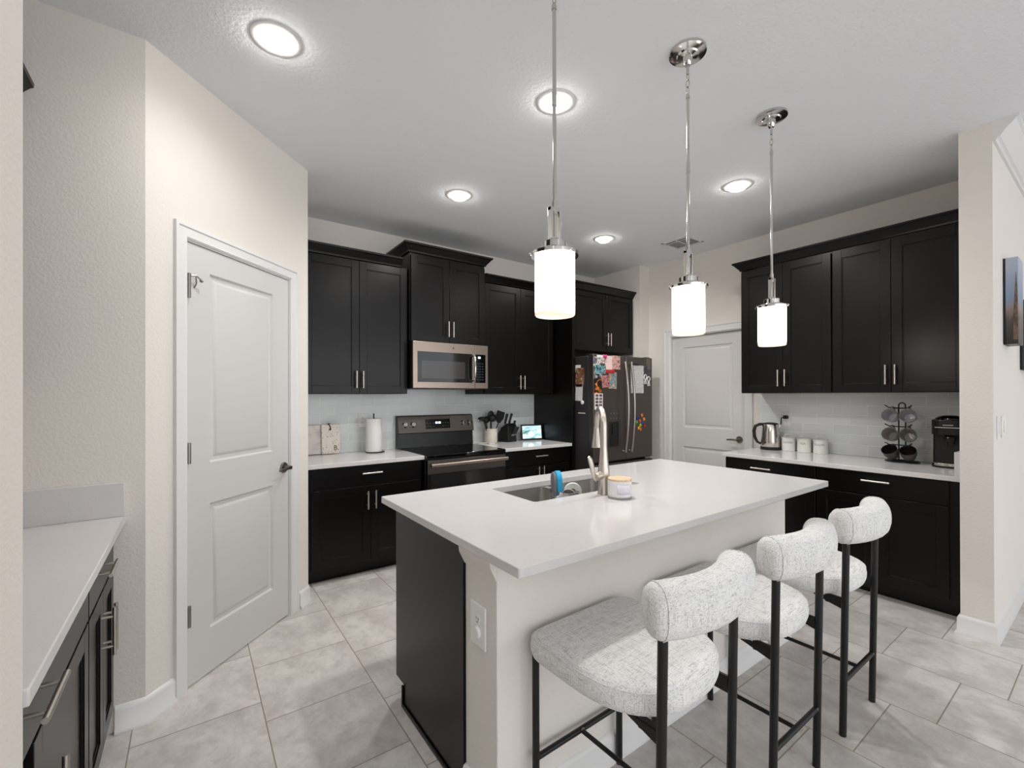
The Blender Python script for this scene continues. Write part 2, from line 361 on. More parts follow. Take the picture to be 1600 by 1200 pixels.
# ---- doors: two moulded panels, local frame x along the wall, y into it
def panel_door(name, T, x0, x1, z0, z1, panels, depth=.03):
    mb = MB(T); th = .035; y0 = depth
    xs = sorted({x0, x1} | {a for p in panels for a in p[:2]}); zs = sorted({z0, z1} | {a for p in panels for a in p[2:]})
    for i in range(len(xs) - 1):
        for k in range(len(zs) - 1):
            a, b, c, d = xs[i], xs[i + 1], zs[k], zs[k + 1]
            if any(abs(p[0] - a) < 1e-6 and abs(p[2] - c) < 1e-6 for p in panels):
                rings = []
                for ins, yy in ((0, 0), (.008, .010), (.026, .011), (.040, .003), (.044, .002)):
                    rings.append([(a + ins, y0 + yy, c + ins), (b - ins, y0 + yy, c + ins), (b - ins, y0 + yy, d - ins), (a + ins, y0 + yy, d - ins)])
                mb.loft(rings, cap0=False)
            else:
                mb.f([mb.v((a, y0, c)), mb.v((b, y0, c)), mb.v((b, y0, d)), mb.v((a, y0, d))])
    bmesh.ops.remove_doubles(mb.bm, verts=mb.bm.verts, dist=1e-5)
    mb.f([mb.v((x0, y0 + th, z0)), mb.v((x1, y0 + th, z0)), mb.v((x1, y0 + th, z1)), mb.v((x0, y0 + th, z1))])
    for a, b in (((x0, z0), (x1, z0)), ((x1, z0), (x1, z1)), ((x1, z1), (x0, z1)), ((x0, z1), (x0, z0))):
        mb.f([mb.v((a[0], y0, a[1])), mb.v((b[0], y0, b[1])), mb.v((b[0], y0 + th, b[1])), mb.v((a[0], y0 + th, a[1]))])
    bmesh.ops.remove_doubles(mb.bm, verts=mb.bm.verts, dist=1e-5)
    return obj(name, mb, M_DOOR, kind=S, smooth=20)
def lever(door, T, x, z, dr, y0):
    h = MB(T); R = Matrix.Rotation(PI / 2, 4, 'X')
    h.lathe([(.0325, 0), (.0325, .004), (.028, .010), (.014, .013), (.012, .045), (.011, .052)], (x, y0, z), 24, R)
    pts = [(x, y0 - .048, z), (x + dr * .02, y0 - .052, z), (x + dr * .06, y0 - .054, z - .001), (x + dr * .1, y0 - .05, z - .004)]
    h.tube(pts, [.011, .009, .008, .007], 12, flat=.7)
    obj('lever_handle', h, M_DARKNICK, door)
def casing(name, T, x0, x1, z1, w=.066):
    prof = [(0, 0), (w, 0), (w, -.017), (w - .014, -.017), (w - .02, -.012), (.02, -.010), (.008, -.012), (0, -.006)]   # (outward from opening, y)
    mb = MB(T); c = [(x0, 0, -1, 0), (x0, z1, -1, 1), (x1, z1, 1, 1), (x1, 0, 1, 0)]
    mb.loft([[(cx + sx * u, y, cz + sz * u) for u, y in prof] for cx, cz, sx, sz in c])
    for a, b in ((x0 - .002, x0 + .006), (x1 - .006, x1 + .002)): mb.box(a, b, 0, .098, 0, z1)
    mb.box(x0, x1, 0, .098, z1 - .006, z1 + .002)
    mb.box(x0+.006, x0 + .018, .066, .09, 0, z1); mb.box(x1 - .018, x1-.006, .066, .09, 0, z1); mb.box(x0, x1, .066, .09, z1 - .018, z1-.006)
    return obj(name, mb, M_TRIM, kind=S, smooth=30)
casing('trim_2', TP, .192, .914, 2.062)
d = panel_door('door_1', TP, .201, .905, .012, 2.053, [(.328, .771, 1.024, 1.938), (.328, .771, .222, .826)], .006)
lever(d, TP, .862, .915, -1, .006)
for z in (1.845, 1.083, .335):
    hb = MB(TP); hb.cyl((.203, -.003, z - .048), (.203, -.003, z + .048), .0080, n=12); hb.box(.200, .214, .0035, .0065, z - .046, z + .046)
    obj('hinge', hb, M_HINGE, d)
hb = MB(TP); hb.tube([(.203, -.004, 1.898), (.225, -.018, 1.902), (.250, -.022, 1.888)], .0042, 8); hb.cyl((.203, -.003, 1.893), (.203, -.003, 1.908), .0095); hb.sphere((.252, -.021, 1.884), .008); hb.tube([(.225, -.018, 1.901), (.240, -.006, 1.868), (.238, .004, 1.850)], .003, 6)
obj('hinge_pin_stop', hb, M_HINGE, d)
TD = TR(XR, DR1, -PI / 2)                       # local x runs towards -Y
wd = DR1 - DR0
casing('trim_3', TD, 0, wd, DRZ + .0, .078)
d = panel_door('door_2', TD, .008, wd - .008, .012, DRZ - .01, [(.13, wd - .13, 1.005, DRZ - .125), (.13, wd - .13, .21, .80)], .028)
lever(d, TD, wd - .065, .915, -1, .028)

# ------------------------------------------------------------------ lights of the room, plus unseen added lamps
def recessed(x, y):
    t = thing('recessed_light', '', 'ceiling light', (x, y, H), 'recessed lights in the kitchen ceiling')
    m = MB(); m.lathe([(.098, 0), (.098, -.002), (.095, -.004), (.070, -.005), (.060, -.005), (.057, -.004), (.057, 0)], (x, y, H), 40)
    obj('trim_ring', m, M_TRIM, t)
    m = MB(); m.lathe([(.057, -.006), (.057, -.017), (.052, -.022), (.038, -.026), (.015, -.0285), (0, -.029)], (x, y, H), 36)
    obj('lens', m, M_LENS, t, smooth=60)
    l = bpy.data.lights.new('lamp_beam', 'SPOT'); l.energy = CAN_WATTS; l.spot_size = math.radians(166); l.spot_blend = 1.0; l.shadow_soft_size = .05; l.color = (1, .985, .965)
    lo = bpy.data.objects.new('lamp_beam', l); C.objects.link(lo); lo.parent = t; lo.location = (0, 0, -.036)
    return t
r0 = recessed(.288, 2.074); r0['label'] = 'lit round recessed ceiling light in front of the pantry door wall'
for x, y, l in ((1.49, 1.70, 'lit recessed ceiling light half behind the rod of the nearest pendant'),
                (1.60, 2.90, 'lit recessed ceiling light in front of the microwave cabinet'),
                (3.153, 2.912, 'lit recessed ceiling light in front of the refrigerator, nearest the air vent'),
                (3.121, 1.629, 'lit recessed ceiling light between the two farther pendants and right wall cabinets')):
    dup(r0, (x, y, H), l)

lb = [c for c in r0.children if c.type == 'LIGHT'][0]; lb.data = lb.data.copy(); lb.data.energy = CAN_WATTS * .45
for i, (x, y) in enumerate(((-1.8, -1.4), (.8, -2.2), (-1.8, -3.6), (.8, -4.0), (5.6, -3.6))):  # unseen lamps added behind the camera for ceiling bounce and frontal light
    dup(r0, (x, y, H), 'added unseen recessed light behind the camera, brightening the room')['group'] = 'added recessed lights behind the camera'
def pendant(x, y):
    t = thing('pendant_light', '', 'pendant light', (x, y, 1.605), 'pendant lights over the island')
    m = MB(); m.lathe([(0, 1.612), (.061, 1.612), (.0625, 1.605), (.066, 1.609), (.066, 1.80), (.05, 1.803), (.02, 1.803)], (x, y, 0), 40, cap1=True)
    obj('glass_shade', m, M_GLOW, t)
    m = MB(); m.lathe([(.060, 1.801), (.078, 1.801), (.0785, 1.812), (.074, 1.816), (.060, 1.816), (.058, 1.822), (.052, 1.824), (.038, 1.824), (.038, 1.848), (.036, 1.850), (.012, 1.850), (.010, 1.862), (.0, 1.862)], (x, y, 0), 36)
    for k in range(3):
        a = 2 * PI * k / 3 + .5
        m.sphere((x + .080 * math.cos(a), y + .080 * math.sin(a), 1.808), .006, 10, 6)
    obj('shade_cap', m, M_CHROME, t)
    m = MB()
    for s in (-1, 1): m.box(x + s * .018 - .005, x + s * .018 + .005, y - .009, y + .009, 1.856, 1.962)
    m.box(x - .018, x + .018, y - .006, y + .006, 1.858, 1.866); m.box(x - .023, x + .023, y - .008, y + .008, 1.950, 1.962)
    m.cyl((x, y, 1.862), (x, y, 1.95), .005)
    obj('yoke', m, M_CHROME, t, bevel=.001)
    m = MB(); m.cyl((x, y, 1.94), (x, y, 1.985), .0095); m.cyl((x, y, 1.985), (x, y, 2.32), .0065); m.cyl((x, y, 2.30), (x, y, 2.345), .0085); m.cyl((x, y, 2.345), (x, y, 2.628), .0065); m.lathe([(.0085, 2.618), (.0085, 2.632), (.004, 2.64), (0, 2.64)], (x, y, 0), 12)
    obj('rod', m, M_CHROME, t)
    m = MB(); z = 2.640
    for k in range(3):
        h = .017; pts = []
        for q in range(16):
            a = 2 * PI * q / 16; u, vv = .0075 * math.cos(a), h * math.sin(a)
            pts.append((x + (u if k % 2 == 0 else 0), y + (0 if k % 2 == 0 else u), z + h + vv - .004 + k * .0285))
        m.tube(pts, .002, 6, closed=True)
    m.cyl((x, y, z + .082), (x, y, z + .15), .006)
    obj('chain', m, M_CHROME, t)
    m = MB(); m.lathe([(0, H - .062), (.012, H - .062), (.016, H - .056), (.020, H - .040), (.022, H - .028), (.042, H - .024), (.046, H - .018), (.066, H - .015), (.076, H - .012), (.076, H)], (x, y, 0), 36)
    obj('ceiling_canopy', m, M_CHROME, t)
    return t
p0 = pendant(.974, 1.117); p0['label'] = 'nearest pendant lamp with white glass cylinder shade, largest and leftmost over the island'
dup(p0, (1.731, 1.117, 1.605), 'middle pendant lamp with white glass shade, hanging in front of the white interior door')
dup(p0, (2.489, 1.117, 1.605), 'farthest pendant lamp with white glass shade, in front of the right wall cabinets')

t = thing('air_vent', 'white square ceiling air vent with grey louvers beside the middle pendant rod', 'vent', (3.84, 2.54, H))
m = MB(); x0, x1, y0, y1 = 3.70, 3.98, 2.40, 2.68
for a in ((x0, x1, y0, y0 + .02), (x0, x1, y1 - .02, y1), (x0, x0 + .03, y0, y1), (x1 - .03, x1, y0, y1), (x0, x1, (y0 + y1) / 2 - .007, (y0 + y1) / 2 + .007), (x0 + .07, x0 + .078, y0, y1)): m.box(*a, H - .008, H)
obj('frame', m, M_TRIM, t, bevel=.002)
m = MB()
for k in range(14):
    xx = x0 + .04 + k * .0148
    m.T = Matrix.Translation((xx, 0, H - .004)) @ Matrix.Rotation(.7, 4, 'Y'); m.box(-.006, .006, y0 + .02, y1 - .02, -.0006, .0006)
obj('louvers', m, mat('vent grey', (150, 150, 150), .5), t)
obj('duct_shade', MB().box(x0 + .02, x1 - .02, y0 + .015, y1 - .015, H - .0015, H - .0005), M_HOLESHADE, t)  # flat dark sheet, paints the shade of the duct behind the louvers

# ------------------------------------------------------------------ cabinets
def shaker(T, x0, x1, z0, z1, y=-.02, fr=.058, th=.02, rec=.009):
    m = MB(T)
    m.box(x0, x0 + fr, y, y + th, z0, z1); m.box(x1 - fr, x1, y, y + th, z0, z1)
    m.box(x0 + fr, x1 - fr, y, y + th, z0, z0 + fr); m.box(x0 + fr, x1 - fr, y, y + th, z1 - fr, z1)
    m.box(x0 + fr - .002, x1 - fr + .002, y + rec, y + th - .002, z0 + fr - .002, z1 - fr + .002)
    b = .006                                     # the bead inside the frame
    for a in ((x0 + fr, x0 + fr + b, z0 + fr, z1 - fr), (x1 - fr - b, x1 - fr, z0 + fr, z1 - fr), (x0 + fr, x1 - fr, z0 + fr, z0 + fr + b), (x0 + fr, x1 - fr, z1 - fr - b, z1 - fr)):
        m.box(a[0], a[1], y + rec - .004, y + rec + .002, a[2], a[3])
    return m
def slab(T, x0, x1, z0, z1, y=-.02, th=.02):
    return MB(T).box(x0, x1, y, y + th, z0, z1)
def pull(T, x, z, length, vert, y=-.02, r=.0062, off=.034):
    m = MB(T); h = length / 2; q = h * .62
    if vert:
        m.cyl((x, y - off, z - h), (x, y - off, z + h), r)
        for s in (-1, 1): m.cyl((x, y, z + s * q), (x, y - off, z + s * q), r * .8)
    else:
        m.cyl((x - h, y - off, z), (x + h, y - off, z), r)
        for s in (-1, 1): m.cyl((x + s * q, y, z), (x + s * q, y - off, z), r * .8)
    return m
CROWN = [(0, 0), (.012, .004), (.016, .016), (.024, .024), (.036, .040), (.050, .056), (.058, .060), (.060, .074), (0, .074)]
def crown(T, path, z, parent=None, sc=1., **kw):
    mb = MB(T); mb.sweep(path, [(u * sc, z + w_ * sc) for u, w_ in CROWN], 1)
    return obj('crown_molding', mb, M_CAB, parent, smooth=25, **kw)
def cabinet(name, label, T, w, z0, z1, depth, doors, drawers=(), toe=0, loc=None, group=None, hl=.135, fr=.058, crown_path=None, crown_sc=1., hollow=False):
    t = thing(name, label, 'cabinet', (T @ Vector((w / 2, depth / 2, 0))).to_tuple()[:2] + (z0,), group)
    b = MB(T)
    if hollow:
        b.box(0, w, 0, depth, z0, z0 + .02); b.box(0, .018, 0, depth, z0 + .02, z1); b.box(w - .018, w, 0, depth, z0 + .02, z1); b.box(.018, w - .018, 0, .011, z0 + .02, z1); b.box(.018, w - .018, depth - .012, depth, z0 + .02, z1)
    else: b.box(0, w, 0, depth, z0 + toe, z1)
    if toe: b.box(0.0, w, .075, depth, z0, z0 + toe)
    obj('body', b, M_CABIN if False else M_CAB, t, bevel=.0015)
    for x0, x1, a, c, hx, hz in doors:
        d = obj('door', shaker(T, x0 + .0015, x1 - .0015, a, c, fr=fr), M_CAB, t, bevel=.0012)
        if hx is not None: obj('bar_handle', pull(T, hx, hz, hl, True), M_NICKEL, d, label='brushed nickel bar handle')
    for x0, x1, a, c, hx, hz in drawers:
        d = obj('drawer_front', slab(T, x0 + .0015, x1 - .0015, a, c), M_CAB, t, bevel=.0015)
        if hx is not None: obj('bar_handle', pull(T, hx, hz, hl + .015, False), M_NICKEL, d, label='brushed nickel bar handle')
    if crown_path: crown(T, crown_path, z1 - .004, t, crown_sc)
    return t
B = 0.0
ZU0, ZU1 = 1.362, 2.432
# back wall uppers
UG = 'dark wall cabinets on the back wall'
xo = .624; T = TR(xo, 3.626, 0)
cabinet('upper_cabinet', 'dark two-door wall cabinet left of the microwave, beside the pantry wall', T, 1.4915 - xo, ZU0, ZU1, YB - 3.627,
        [(.05, 1.088 - xo, ZU0 + .004, ZU1 - .012, 1.058 - xo, 1.476), (1.088 - xo, 1.490 - xo, ZU0 + .004, ZU1 - .012, 1.110 - xo, 1.476)], group=UG,
        crown_path=[(0, -.0), (1.440 - xo, -.0)])
xo = 1.4935; T = TR(xo, 3.57, 0)
cabinet('upper_cabinet', 'taller dark two-door cabinet above the microwave with its own stepped-up crown', T, 2.236 - xo, 1.808, 2.560, YB - 3.571,
        [(.006, .3675, 1.812, 2.535, .345, 1.930), (.3675, .737, 1.812, 2.535, .392, 1.930)], group=UG,
        crown_path=[(0, .38), (0, 0), (2.236 - xo, 0), (2.236 - xo, .38)], crown_sc=1.05)
xo = 2.256; T = TR(xo, 3.626, 0)
cabinet('upper_cabinet', 'dark two-door wall cabinet right of the microwave, next to the tall refrigerator panel', T, 3.136 - xo, ZU0, ZU1, YB - 3.627,
        [(.006, 2.690 - xo, ZU0 + .004, ZU1 - .012, 2.664 - xo, 1.478), (2.690 - xo, 3.118 - xo, ZU0 + .004, ZU1 - .012, 2.716 - xo, 1.478)], group=UG,
        crown_path=[(.0, 0), (3.136 - xo, 0)])
xo = 3.170; T = TR(xo, 3.372, 0)
t = cabinet('upper_cabinet', 'dark two-door cabinet above the refrigerator with its tall side panel', T, 4.118 - xo, 1.815, 2.452, YB - 3.374,
        [(.012, 3.672 - xo, 1.822, 2.44, 3.655 - xo, 1.952), (3.672 - xo, 4.10 - xo, 1.822, 2.44, 3.702 - xo, 1.952)], group=UG, fr=.052,
        crown_path=[(-.03, 0), (4.118 - xo, 0)])
obj('side_panel', MB().box(3.140, 3.166, 3.335, YB - .001, 0.001, ZU1 + .008), M_CAB, t, bevel=.001)
# right wall uppers
T = TR(3.94, 2.021, -PI / 2); RG = 'dark wall cabinets on the right wall'
cabinet('upper_cabinet', 'dark wall cabinet above the kettle, next to the white door, behind the farthest pendant', T, .689, ZU0, ZU1, XR - 3.941,
        [(.004, .343, ZU0 + .004, ZU1 - .012, .317, 1.485), (.343, .685, ZU0 + .004, ZU1 - .012, .369, 1.485)], group=RG)
T2 = TR(3.94, 1.331, -PI / 2)
cabinet('upper_cabinet', 'dark wall cabinet above the mug rack and coffee machine, beside the white wall end', T2, .748, ZU0, ZU1, XR - 3.941,
        [(.004, .352, ZU0 + .004, ZU1 - .012, .326, 1.485), (.352, .735, ZU0 + .004, ZU1 - .012, .378, 1.485)], group=RG)
crown(T, [(0, XR - 3.941), (0, 0), (1.437, 0)], ZU1, label='dark crown molding running along the top of both right wall cabinets', cat='molding')

# back wall base
BG = 'dark base cabinets under the back counters'
ZB = ZC - .032
xo = .624; T = TR(xo, 3.385, 0)
cabinet('base_cabinet', 'dark base cabinet with one drawer and two doors left of the range', T, 1.516 - xo, 0, ZB, .58,
        [(.055, 1.099 - xo, .115, .672, 1.070 - xo, .570), (1.099 - xo, 1.508 - xo, .115, .672, 1.128 - xo, .570)],
        [(.055, 1.508 - xo, .684, ZB - .008, 1.102 - xo, .770)], toe=.10, group=BG)
xo = 2.304; T = TR(xo, 3.385, 0)
cabinet('base_cabinet', 'dark base cabinet right of the range, under the knife block counter', T, 3.138 - xo, 0, ZB, .58,
        [(.008, 2.735 - xo, .115, .672, 2.705 - xo, .60), (2.735 - xo, 3.13 - xo, .115, .672, 2.765 - xo, .60)],
        [(.008, 3.13 - xo, .684, ZB - .008, 2.737 - xo, .766)], toe=.10, group=BG)
# right wall base
T = TR(3.685, 2.026, -PI / 2); RB = 'dark base cabinets under the right wall counter'
cabinet('base_cabinet', 'dark base cabinet under the kettle and canisters, left part hidden behind the island', T, .679, 0, ZB, XR - 3.686,
        [(.004, .34, .115, .672, .31, .57), (.34, .675, .115, .672, .37, .57)], [(.004, .675, .684, ZB - .008, .305, .765)], toe=.10, group=RB)
T = TR(3.685, 1.346, -PI / 2)
cabinet('base_cabinet', 'dark base cabinet under the mug rack, behind the farthest stool', T, .766, 0, ZB, XR - 3.686,
        [(.004, .35, .115, .672, .32, .57), (.35, .70, .115, .672, .38, .57)], [(.004, .70, .684, ZB - .008, .352, .775)], toe=.10, group=RB)
# nook base, facing +X
T = TR(-.27, 1.848, PI / 2); NG = 'dark base cabinets in the left nook'
cabinet('base_cabinet', 'dark nook base cabinet nearest the pantry corner, with two upright handles', T, .538, 0, ZB, .578,
        [(.004, .272, .105, .662, .235, .527), (.272, .532, .105, .662, .275, .527)], [(.004, .532, .672, ZB - .006, .235, .748)], toe=.09, group=NG, hl=.165)
T = TR(-.27, 1.066, PI / 2)
cabinet('base_cabinet', 'dark nook base cabinet nearest the left picture edge, its long drawer handle standing out', T, .780, 0, ZB, .578,
        [(.20, .776, .105, .662, .265, .50)], [(.004, .776, .672, ZB - .006, .19, .750)], toe=.09, group=NG, hl=.165)
T = TR(-.53, 1.066, PI / 2)
cabinet('upper_cabinet', 'dark nook wall cabinet high at the left edge, only its crown tip showing', T, 1.318, ZU0, ZU1, .318,
        [(.004, .44, ZU0 + .004, ZU1 - .012, .41, 1.48), (.44, .876, ZU0 + .004, ZU1 - .012, .47, 1.48), (.876, 1.312, ZU0 + .004, ZU1 - .012, .906, 1.48)],
        crown_path=[(0, 0), (1.318, 0)])

# ------------------------------------------------------------------ counters and backsplash
def counter(name, label, boxes, bevel=.004):
    m = MB()
    for b in boxes: m.box(*b)
    return m
obj('countertop', MB().box(.624, 1.524, 3.340, YB - .0005, ZC - .031, ZC), M_QUARTZ, bevel=.003, label='white quartz countertop left of the range', cat='countertop')
obj('countertop', MB().box(2.296, 3.139, 3.340, YB - .0005, ZC - .031, ZC), M_QUARTZ, bevel=.003, label='white quartz countertop right of the range, under the knife block', cat='countertop')
t = thing('countertop', 'long white quartz countertop along the right wall under the kettle and mugs', 'countertop', (3.96, 1.3, ZC - .031))
obj('slab', MB().box(3.632, XR - .0005, .5765, 2.036, ZC - .031, ZC), M_QUARTZ, t, bevel=.003)
obj('side_splash', MB().box(3.634, XR - .0085, .5765, .618, ZC + .0002, ZC + .142), M_QUARTZ, t, bevel=.002)
t = thing('countertop', 'white quartz countertop with low splash in the left nook', 'countertop', (-.53, 1.72, ZC - .031))
obj('slab', MB().box(-.849, -.215, 1.063, 2.3895, ZC - .031, ZC), M_QUARTZ, t, bevel=.003)
obj('back_splash', MB().box(-.849, -.216, 2.371, 2.3895, ZC + .0002, ZC + .135), M_QUARTZ, t, bevel=.002)
obj('tile_backsplash', MB().prism([(.622, ZC + .0005), (3.139, ZC + .0005), (3.139, 1.3605), (2.238, 1.3605), (2.238, 1.405), (1.492, 1.405), (1.492, 1.3605), (.622, 1.3605)], YB - .008, YB - .0003, axis='y'), m_splash('x'), label='pale glass subway tile backsplash on the back wall behind the range', cat='backsplash')
obj('tile_backsplash', MB().box(XR - .008, XR - .0003, .5765, 2.036, ZC + .0005, 1.36), m_splash('y'), label='pale glass subway tile backsplash on the right wall behind the mugs', cat='backsplash')

# ------------------------------------------------------------------ island
KX0, KX1, KY0, KY1 = .752, 2.67, 1.132, 1.325
obj('wall_island', MB().box(KX0, KX1, KY0, KY1, 0, ZI - .0305), M_WALL, kind=S, bevel=.004)
bb('baseboard_island', [(KX1, KY1), (KX1, KY0), (KX0, KY0), (KX0, KY1)], -1)
CV = [(0, -.062), (.004, -.060), (.008, -.05), (.020, -.026), (.024, -.018), (.026, 0), (0, 0)]
obj('trim_4', MB().sweep([(KX0, KY1), (KX0, KY0)], [(u, ZI - .031 + z) for u, z in CV], 1), M_WALL, kind=S, smooth=30)
T = TR(KX1, 1.935, PI)                          # faces the range (+Y)
t = cabinet('island_cabinet', 'dark island base cabinet with plain end panel below the white top', T, KX1 - .752, .10, ZI - .0305, 1.935 - KY1 - .001, hollow=True, doors=
        [(.01, .48, .115, .80, .44, .66), (.48, .96, .115, .80, .52, .66), (.96, 1.44, .115, .80, 1.40, .66), (1.44, KX1 - .756, .115, .80, 1.48, .66)])
m = MB(); m.box(.760, KX1, KY1 + .001, 1.86, 0.001, .10); obj('toe_kick', m, M_CAB, t)
m = MB(); m.prism([(KY1 + .001, .0), (1.85, 0), (1.85, .098), (1.935, .098), (1.935, ZI - .0305), (KY1 + .001, ZI - .0305)], .744, .752, axis='x'); obj('end_panel', m, M_CAB, t, bevel=.001)
m = MB(); m.box(.736, .744, KY1 + .001, 1.858, .001, .018); m.box(.736, .744, 1.846, 1.858, .001, .095); obj('shoe_molding', m, M_CAB, t, bevel=.003)
SX0, SX1, SY0, SY1 = 1.235, 1.965, 1.553, 1.915
IX0, IX1, IY0, IY1 = .723, 2.835, .9795, 2.0697
m = MB()
def rrect(x0, x1, y0, y1, r, n=5):
    out = []
    for cx, cy, a0 in ((x1 - r, y1 - r, 0), (x0 + r, y1 - r, 90), (x0 + r, y0 + r, 180), (x1 - r, y0 + r, 270)):
        for k in range(n): 
            a = math.radians(a0 + 90 * k / (n - 1)); out.append((cx + r * math.cos(a), cy + r * math.sin(a)))
    return out
inn = rrect(SX0, SX1, SY0, SY1, .02); out = rrect(IX0, IX1, IY0, IY1, .008)
m.loft([[(x, y, ZI) for x, y in inn], [(x, y, ZI) for x, y in out], [(x, y, ZI - .03) for x, y in out], [(x, y, ZI - .03) for x, y in inn]], closed=True)
obj('island_countertop', m, M_QUARTZ, bevel=.0025, label='large white quartz island top with a cut-out for the sink', cat='countertop')
# sink
t = thing('kitchen_sink', 'stainless steel double-bowl sink set into the island top', 'sink', (1.6, 1.73, ZI - .25))
def bowl(x0, x1):
    y0, y1 = SY0 - .004, SY1 + .002; zt, zb = ZI - .0305, ZI - .235
    m = MB(); R = []
    for z, ins, r in ((zt, -.012, .03), (zt - .001, 0, .028), (zb + .03, .004, .028), (zb + .006, .014, .03), (zb, .034, .04), (zb - .004, .06, .05)):
        R.append([(x, y, z) for x, y in rrect(x0 + ins, x1 - ins, y0 + ins, y1 - ins, r)])
    m.loft(R, cap0=False)
    b = obj('bowl', m, M_STEEL, t, smooth=50)
    s = b.modifiers.new('solid', 'SOLIDIFY'); s.thickness = .002; s.offset = -1
    cx, cy = (x0 + x1) / 2, (y0 + y1) / 2
    m = MB(); m.lathe([(.0, zb + .001), (.03, zb + .001), (.042, zb - .001), (.045, zb - .003), (.045, zb - .006)], (cx, cy, 0), 24); obj('drain', m, M_CHROME, t)
bowl(SX0 - .004, 1.575); bowl(1.60, SX1 + .004)
obj('divider', MB().box(1.577, 1.598, SY0 - .003, SY1 + .003, ZI - .10, ZI - .050), M_STEEL, t, bevel=.006)
# faucet, spout turned towards the sink
fx, fy = 1.603, 1.487
t = thing('kitchen_faucet', 'brushed nickel gooseneck faucet with pull-down head beside the sink', 'faucet', (fx, fy, ZI))
dx, dy = .57, .82
m = MB(); m.lathe([(.030, 0), (.030, .006), (.0265, .012), (.0255, .055), (.027, .075), (.029, .095), (.027, .118), (.0225, .15), (.0185, .20), (.0165, .23)], (fx, fy, ZI), 28)
obj('base', m, M_NICKEL, t)
pts = [(fx, fy, ZI + .225), (fx, fy, ZI + .30)]; rad = .080
for k in range(0, 19):
    a = PI - PI * k / 18 * 1.0
    q = rad + rad * math.cos(a); pts.append((fx + dx * q, fy + dy * q, ZI + .325 + rad * math.sin(a)))
ex, ey = fx + dx * 2 * rad, fy + dy * 2 * rad
pts.append((ex + dx * .006, ey + dy * .006, ZI + .30))
m = MB(); m.tube(pts, [.0165] * 2 + [.016 - .003 * k / 19 for k in range(19)] + [.0125], 16); obj('spout', m, M_NICKEL, t, smooth=60)
Mh = Matrix.Rotation(.10, 4, Vector((-dy, dx, 0)))
m = MB(); m.lathe([(.0, -.098), (.026, -.098), (.0275, -.094), (.0265, -.085), (.021, -.05), (.0155, -.015), (.0145, .008), (0, .008)], (ex + dx * .007, ey + dy * .007, ZI + .300), 24, Mh); obj('spray_head', m, M_NICKEL, t)
m = MB(); m.tube([(fx - .012, fy, ZI + .092), (fx - .045, fy - .004, ZI + .090), (fx - .060, fy - .005, ZI + .088)], [.021, .021, .016], 16)
hp = [(fx - .055, fy - .005, ZI + .070), (fx - .066, fy - .005, ZI + .085), (fx - .078, fy - .004, ZI + .115), (fx - .084, fy - .003, ZI + .145), (fx - .094, fy - .002, ZI + .175), (fx - .102, fy - .002, ZI + .186)]
m.tube(hp, [.006, .011, .012, .013, .012, .006], 12, flat=.7); obj('lever', m, M_NICKEL, t, smooth=60)
# candle
t = thing('jar_candle', 'white glass jar candle with pale wooden lid on the island top by the faucet', 'candle', (1.600, 1.382, ZI))
c_ = (1.606, 1.392, ZI)
m = MB(); m.lathe([(.048, .0003), (.053, .003), (.0545, .012), (.0545, .078), (.053, .080), (0, .080)], c_, 36); obj('glass_jar', m, mat('white jar glass', (230, 229, 230), .08, coat=.5), t)
m = MB(); m.lathe([(.0548, .006), (.0549, .010), (.0549, .0015), (.05, .0004)], c_, 36, cap0=False, cap1=False); obj('jar_foot', m, mat('grey glass base', (150, 150, 148), .1), t)
m = MB(); m.lathe([(.0535, .080), (.0540, .082), (.0540, .089), (.052, .091), (0, .091)], c_, 36); obj('wooden_lid', m, mat('pale wood', (222, 196, 164), .55, var=((206, 176, 142), 20, (1, 12, 1), .4, .7)), t)
m = MB(); n = 14
lab = []
for zz in (.022, .068):
    for k in range(n + 1):
        a = math.radians(-150 + 70 * k / n); lab.append((c_[0] + .0551 * math.cos(a), c_[1] + .0551 * math.sin(a), ZI + zz))
vv = [m.v(p) for p in lab]
for k in range(n): m.f([vv[k], vv[k + 1], vv[n + 2 + k], vv[n + 1 + k]])
o = obj('jar_label', m, m_lines('candle label', (226, 222, 232), (214, 200, 206), 40), t); sm = o.modifiers.new('solid', 'SOLIDIFY'); sm.thickness = .0006
# things at the sink
M_CLEAR = mat('clear plastic', (225, 228, 228), .08, trans=.9)
t = thing('sink_caddy', 'clear plastic sink caddy hanging over the sink divider', 'caddy', (1.545, 1.70, ZI - .09))
m = MB(); m.loft([[(x, y, ZI - .012) for x, y in rrect(1.50, 1.582, 1.62, 1.78, .02)], [(x, y, ZI - .085) for x, y in rrect(1.506, 1.576, 1.628, 1.772, .02)]], cap0=False)
o = obj('basket', m, M_CLEAR, t); sm = o.modifiers.new('solid', 'SOLIDIFY'); sm.thickness = .002
m = MB(); m.tube([(x, y, ZI - .012) for x, y in rrect(1.50, 1.582, 1.62, 1.78, .02)], .0022, 6, closed=True); obj('rim', m, M_CLEAR, t)
t = thing('scrub_sponge', 'bright blue dish scrubber with grey foam standing up in the sink', 'sponge', (1.535, 1.735, ZI - .06))
Ts = Matrix.Translation((1.535, 1.738, ZI + .012)) @ Matrix.Rotation(math.radians(62), 4, 'Z') @ Matrix.Rotation(math.radians(10), 4, 'Y')
def disc_sponge(y0, y1, ins):
    mb = MB(Ts); poly = []
    for k in range(20):
        a = PI * k / 19; poly.append(((.050 - ins) * math.cos(a), .022 + (.050 - ins) * math.sin(a)))
    poly += [(-.044 + ins, -.055), (.044 - ins, -.055)]
    mb.prism(poly, y0, y1, axis='y'); return mb
obj('blue_scrubber', disc_sponge(-.012, .016, 0), mat('blue nylon', (22, 158, 205), .55, bump=(300, .4, .002, 2)), t, bevel=.005)
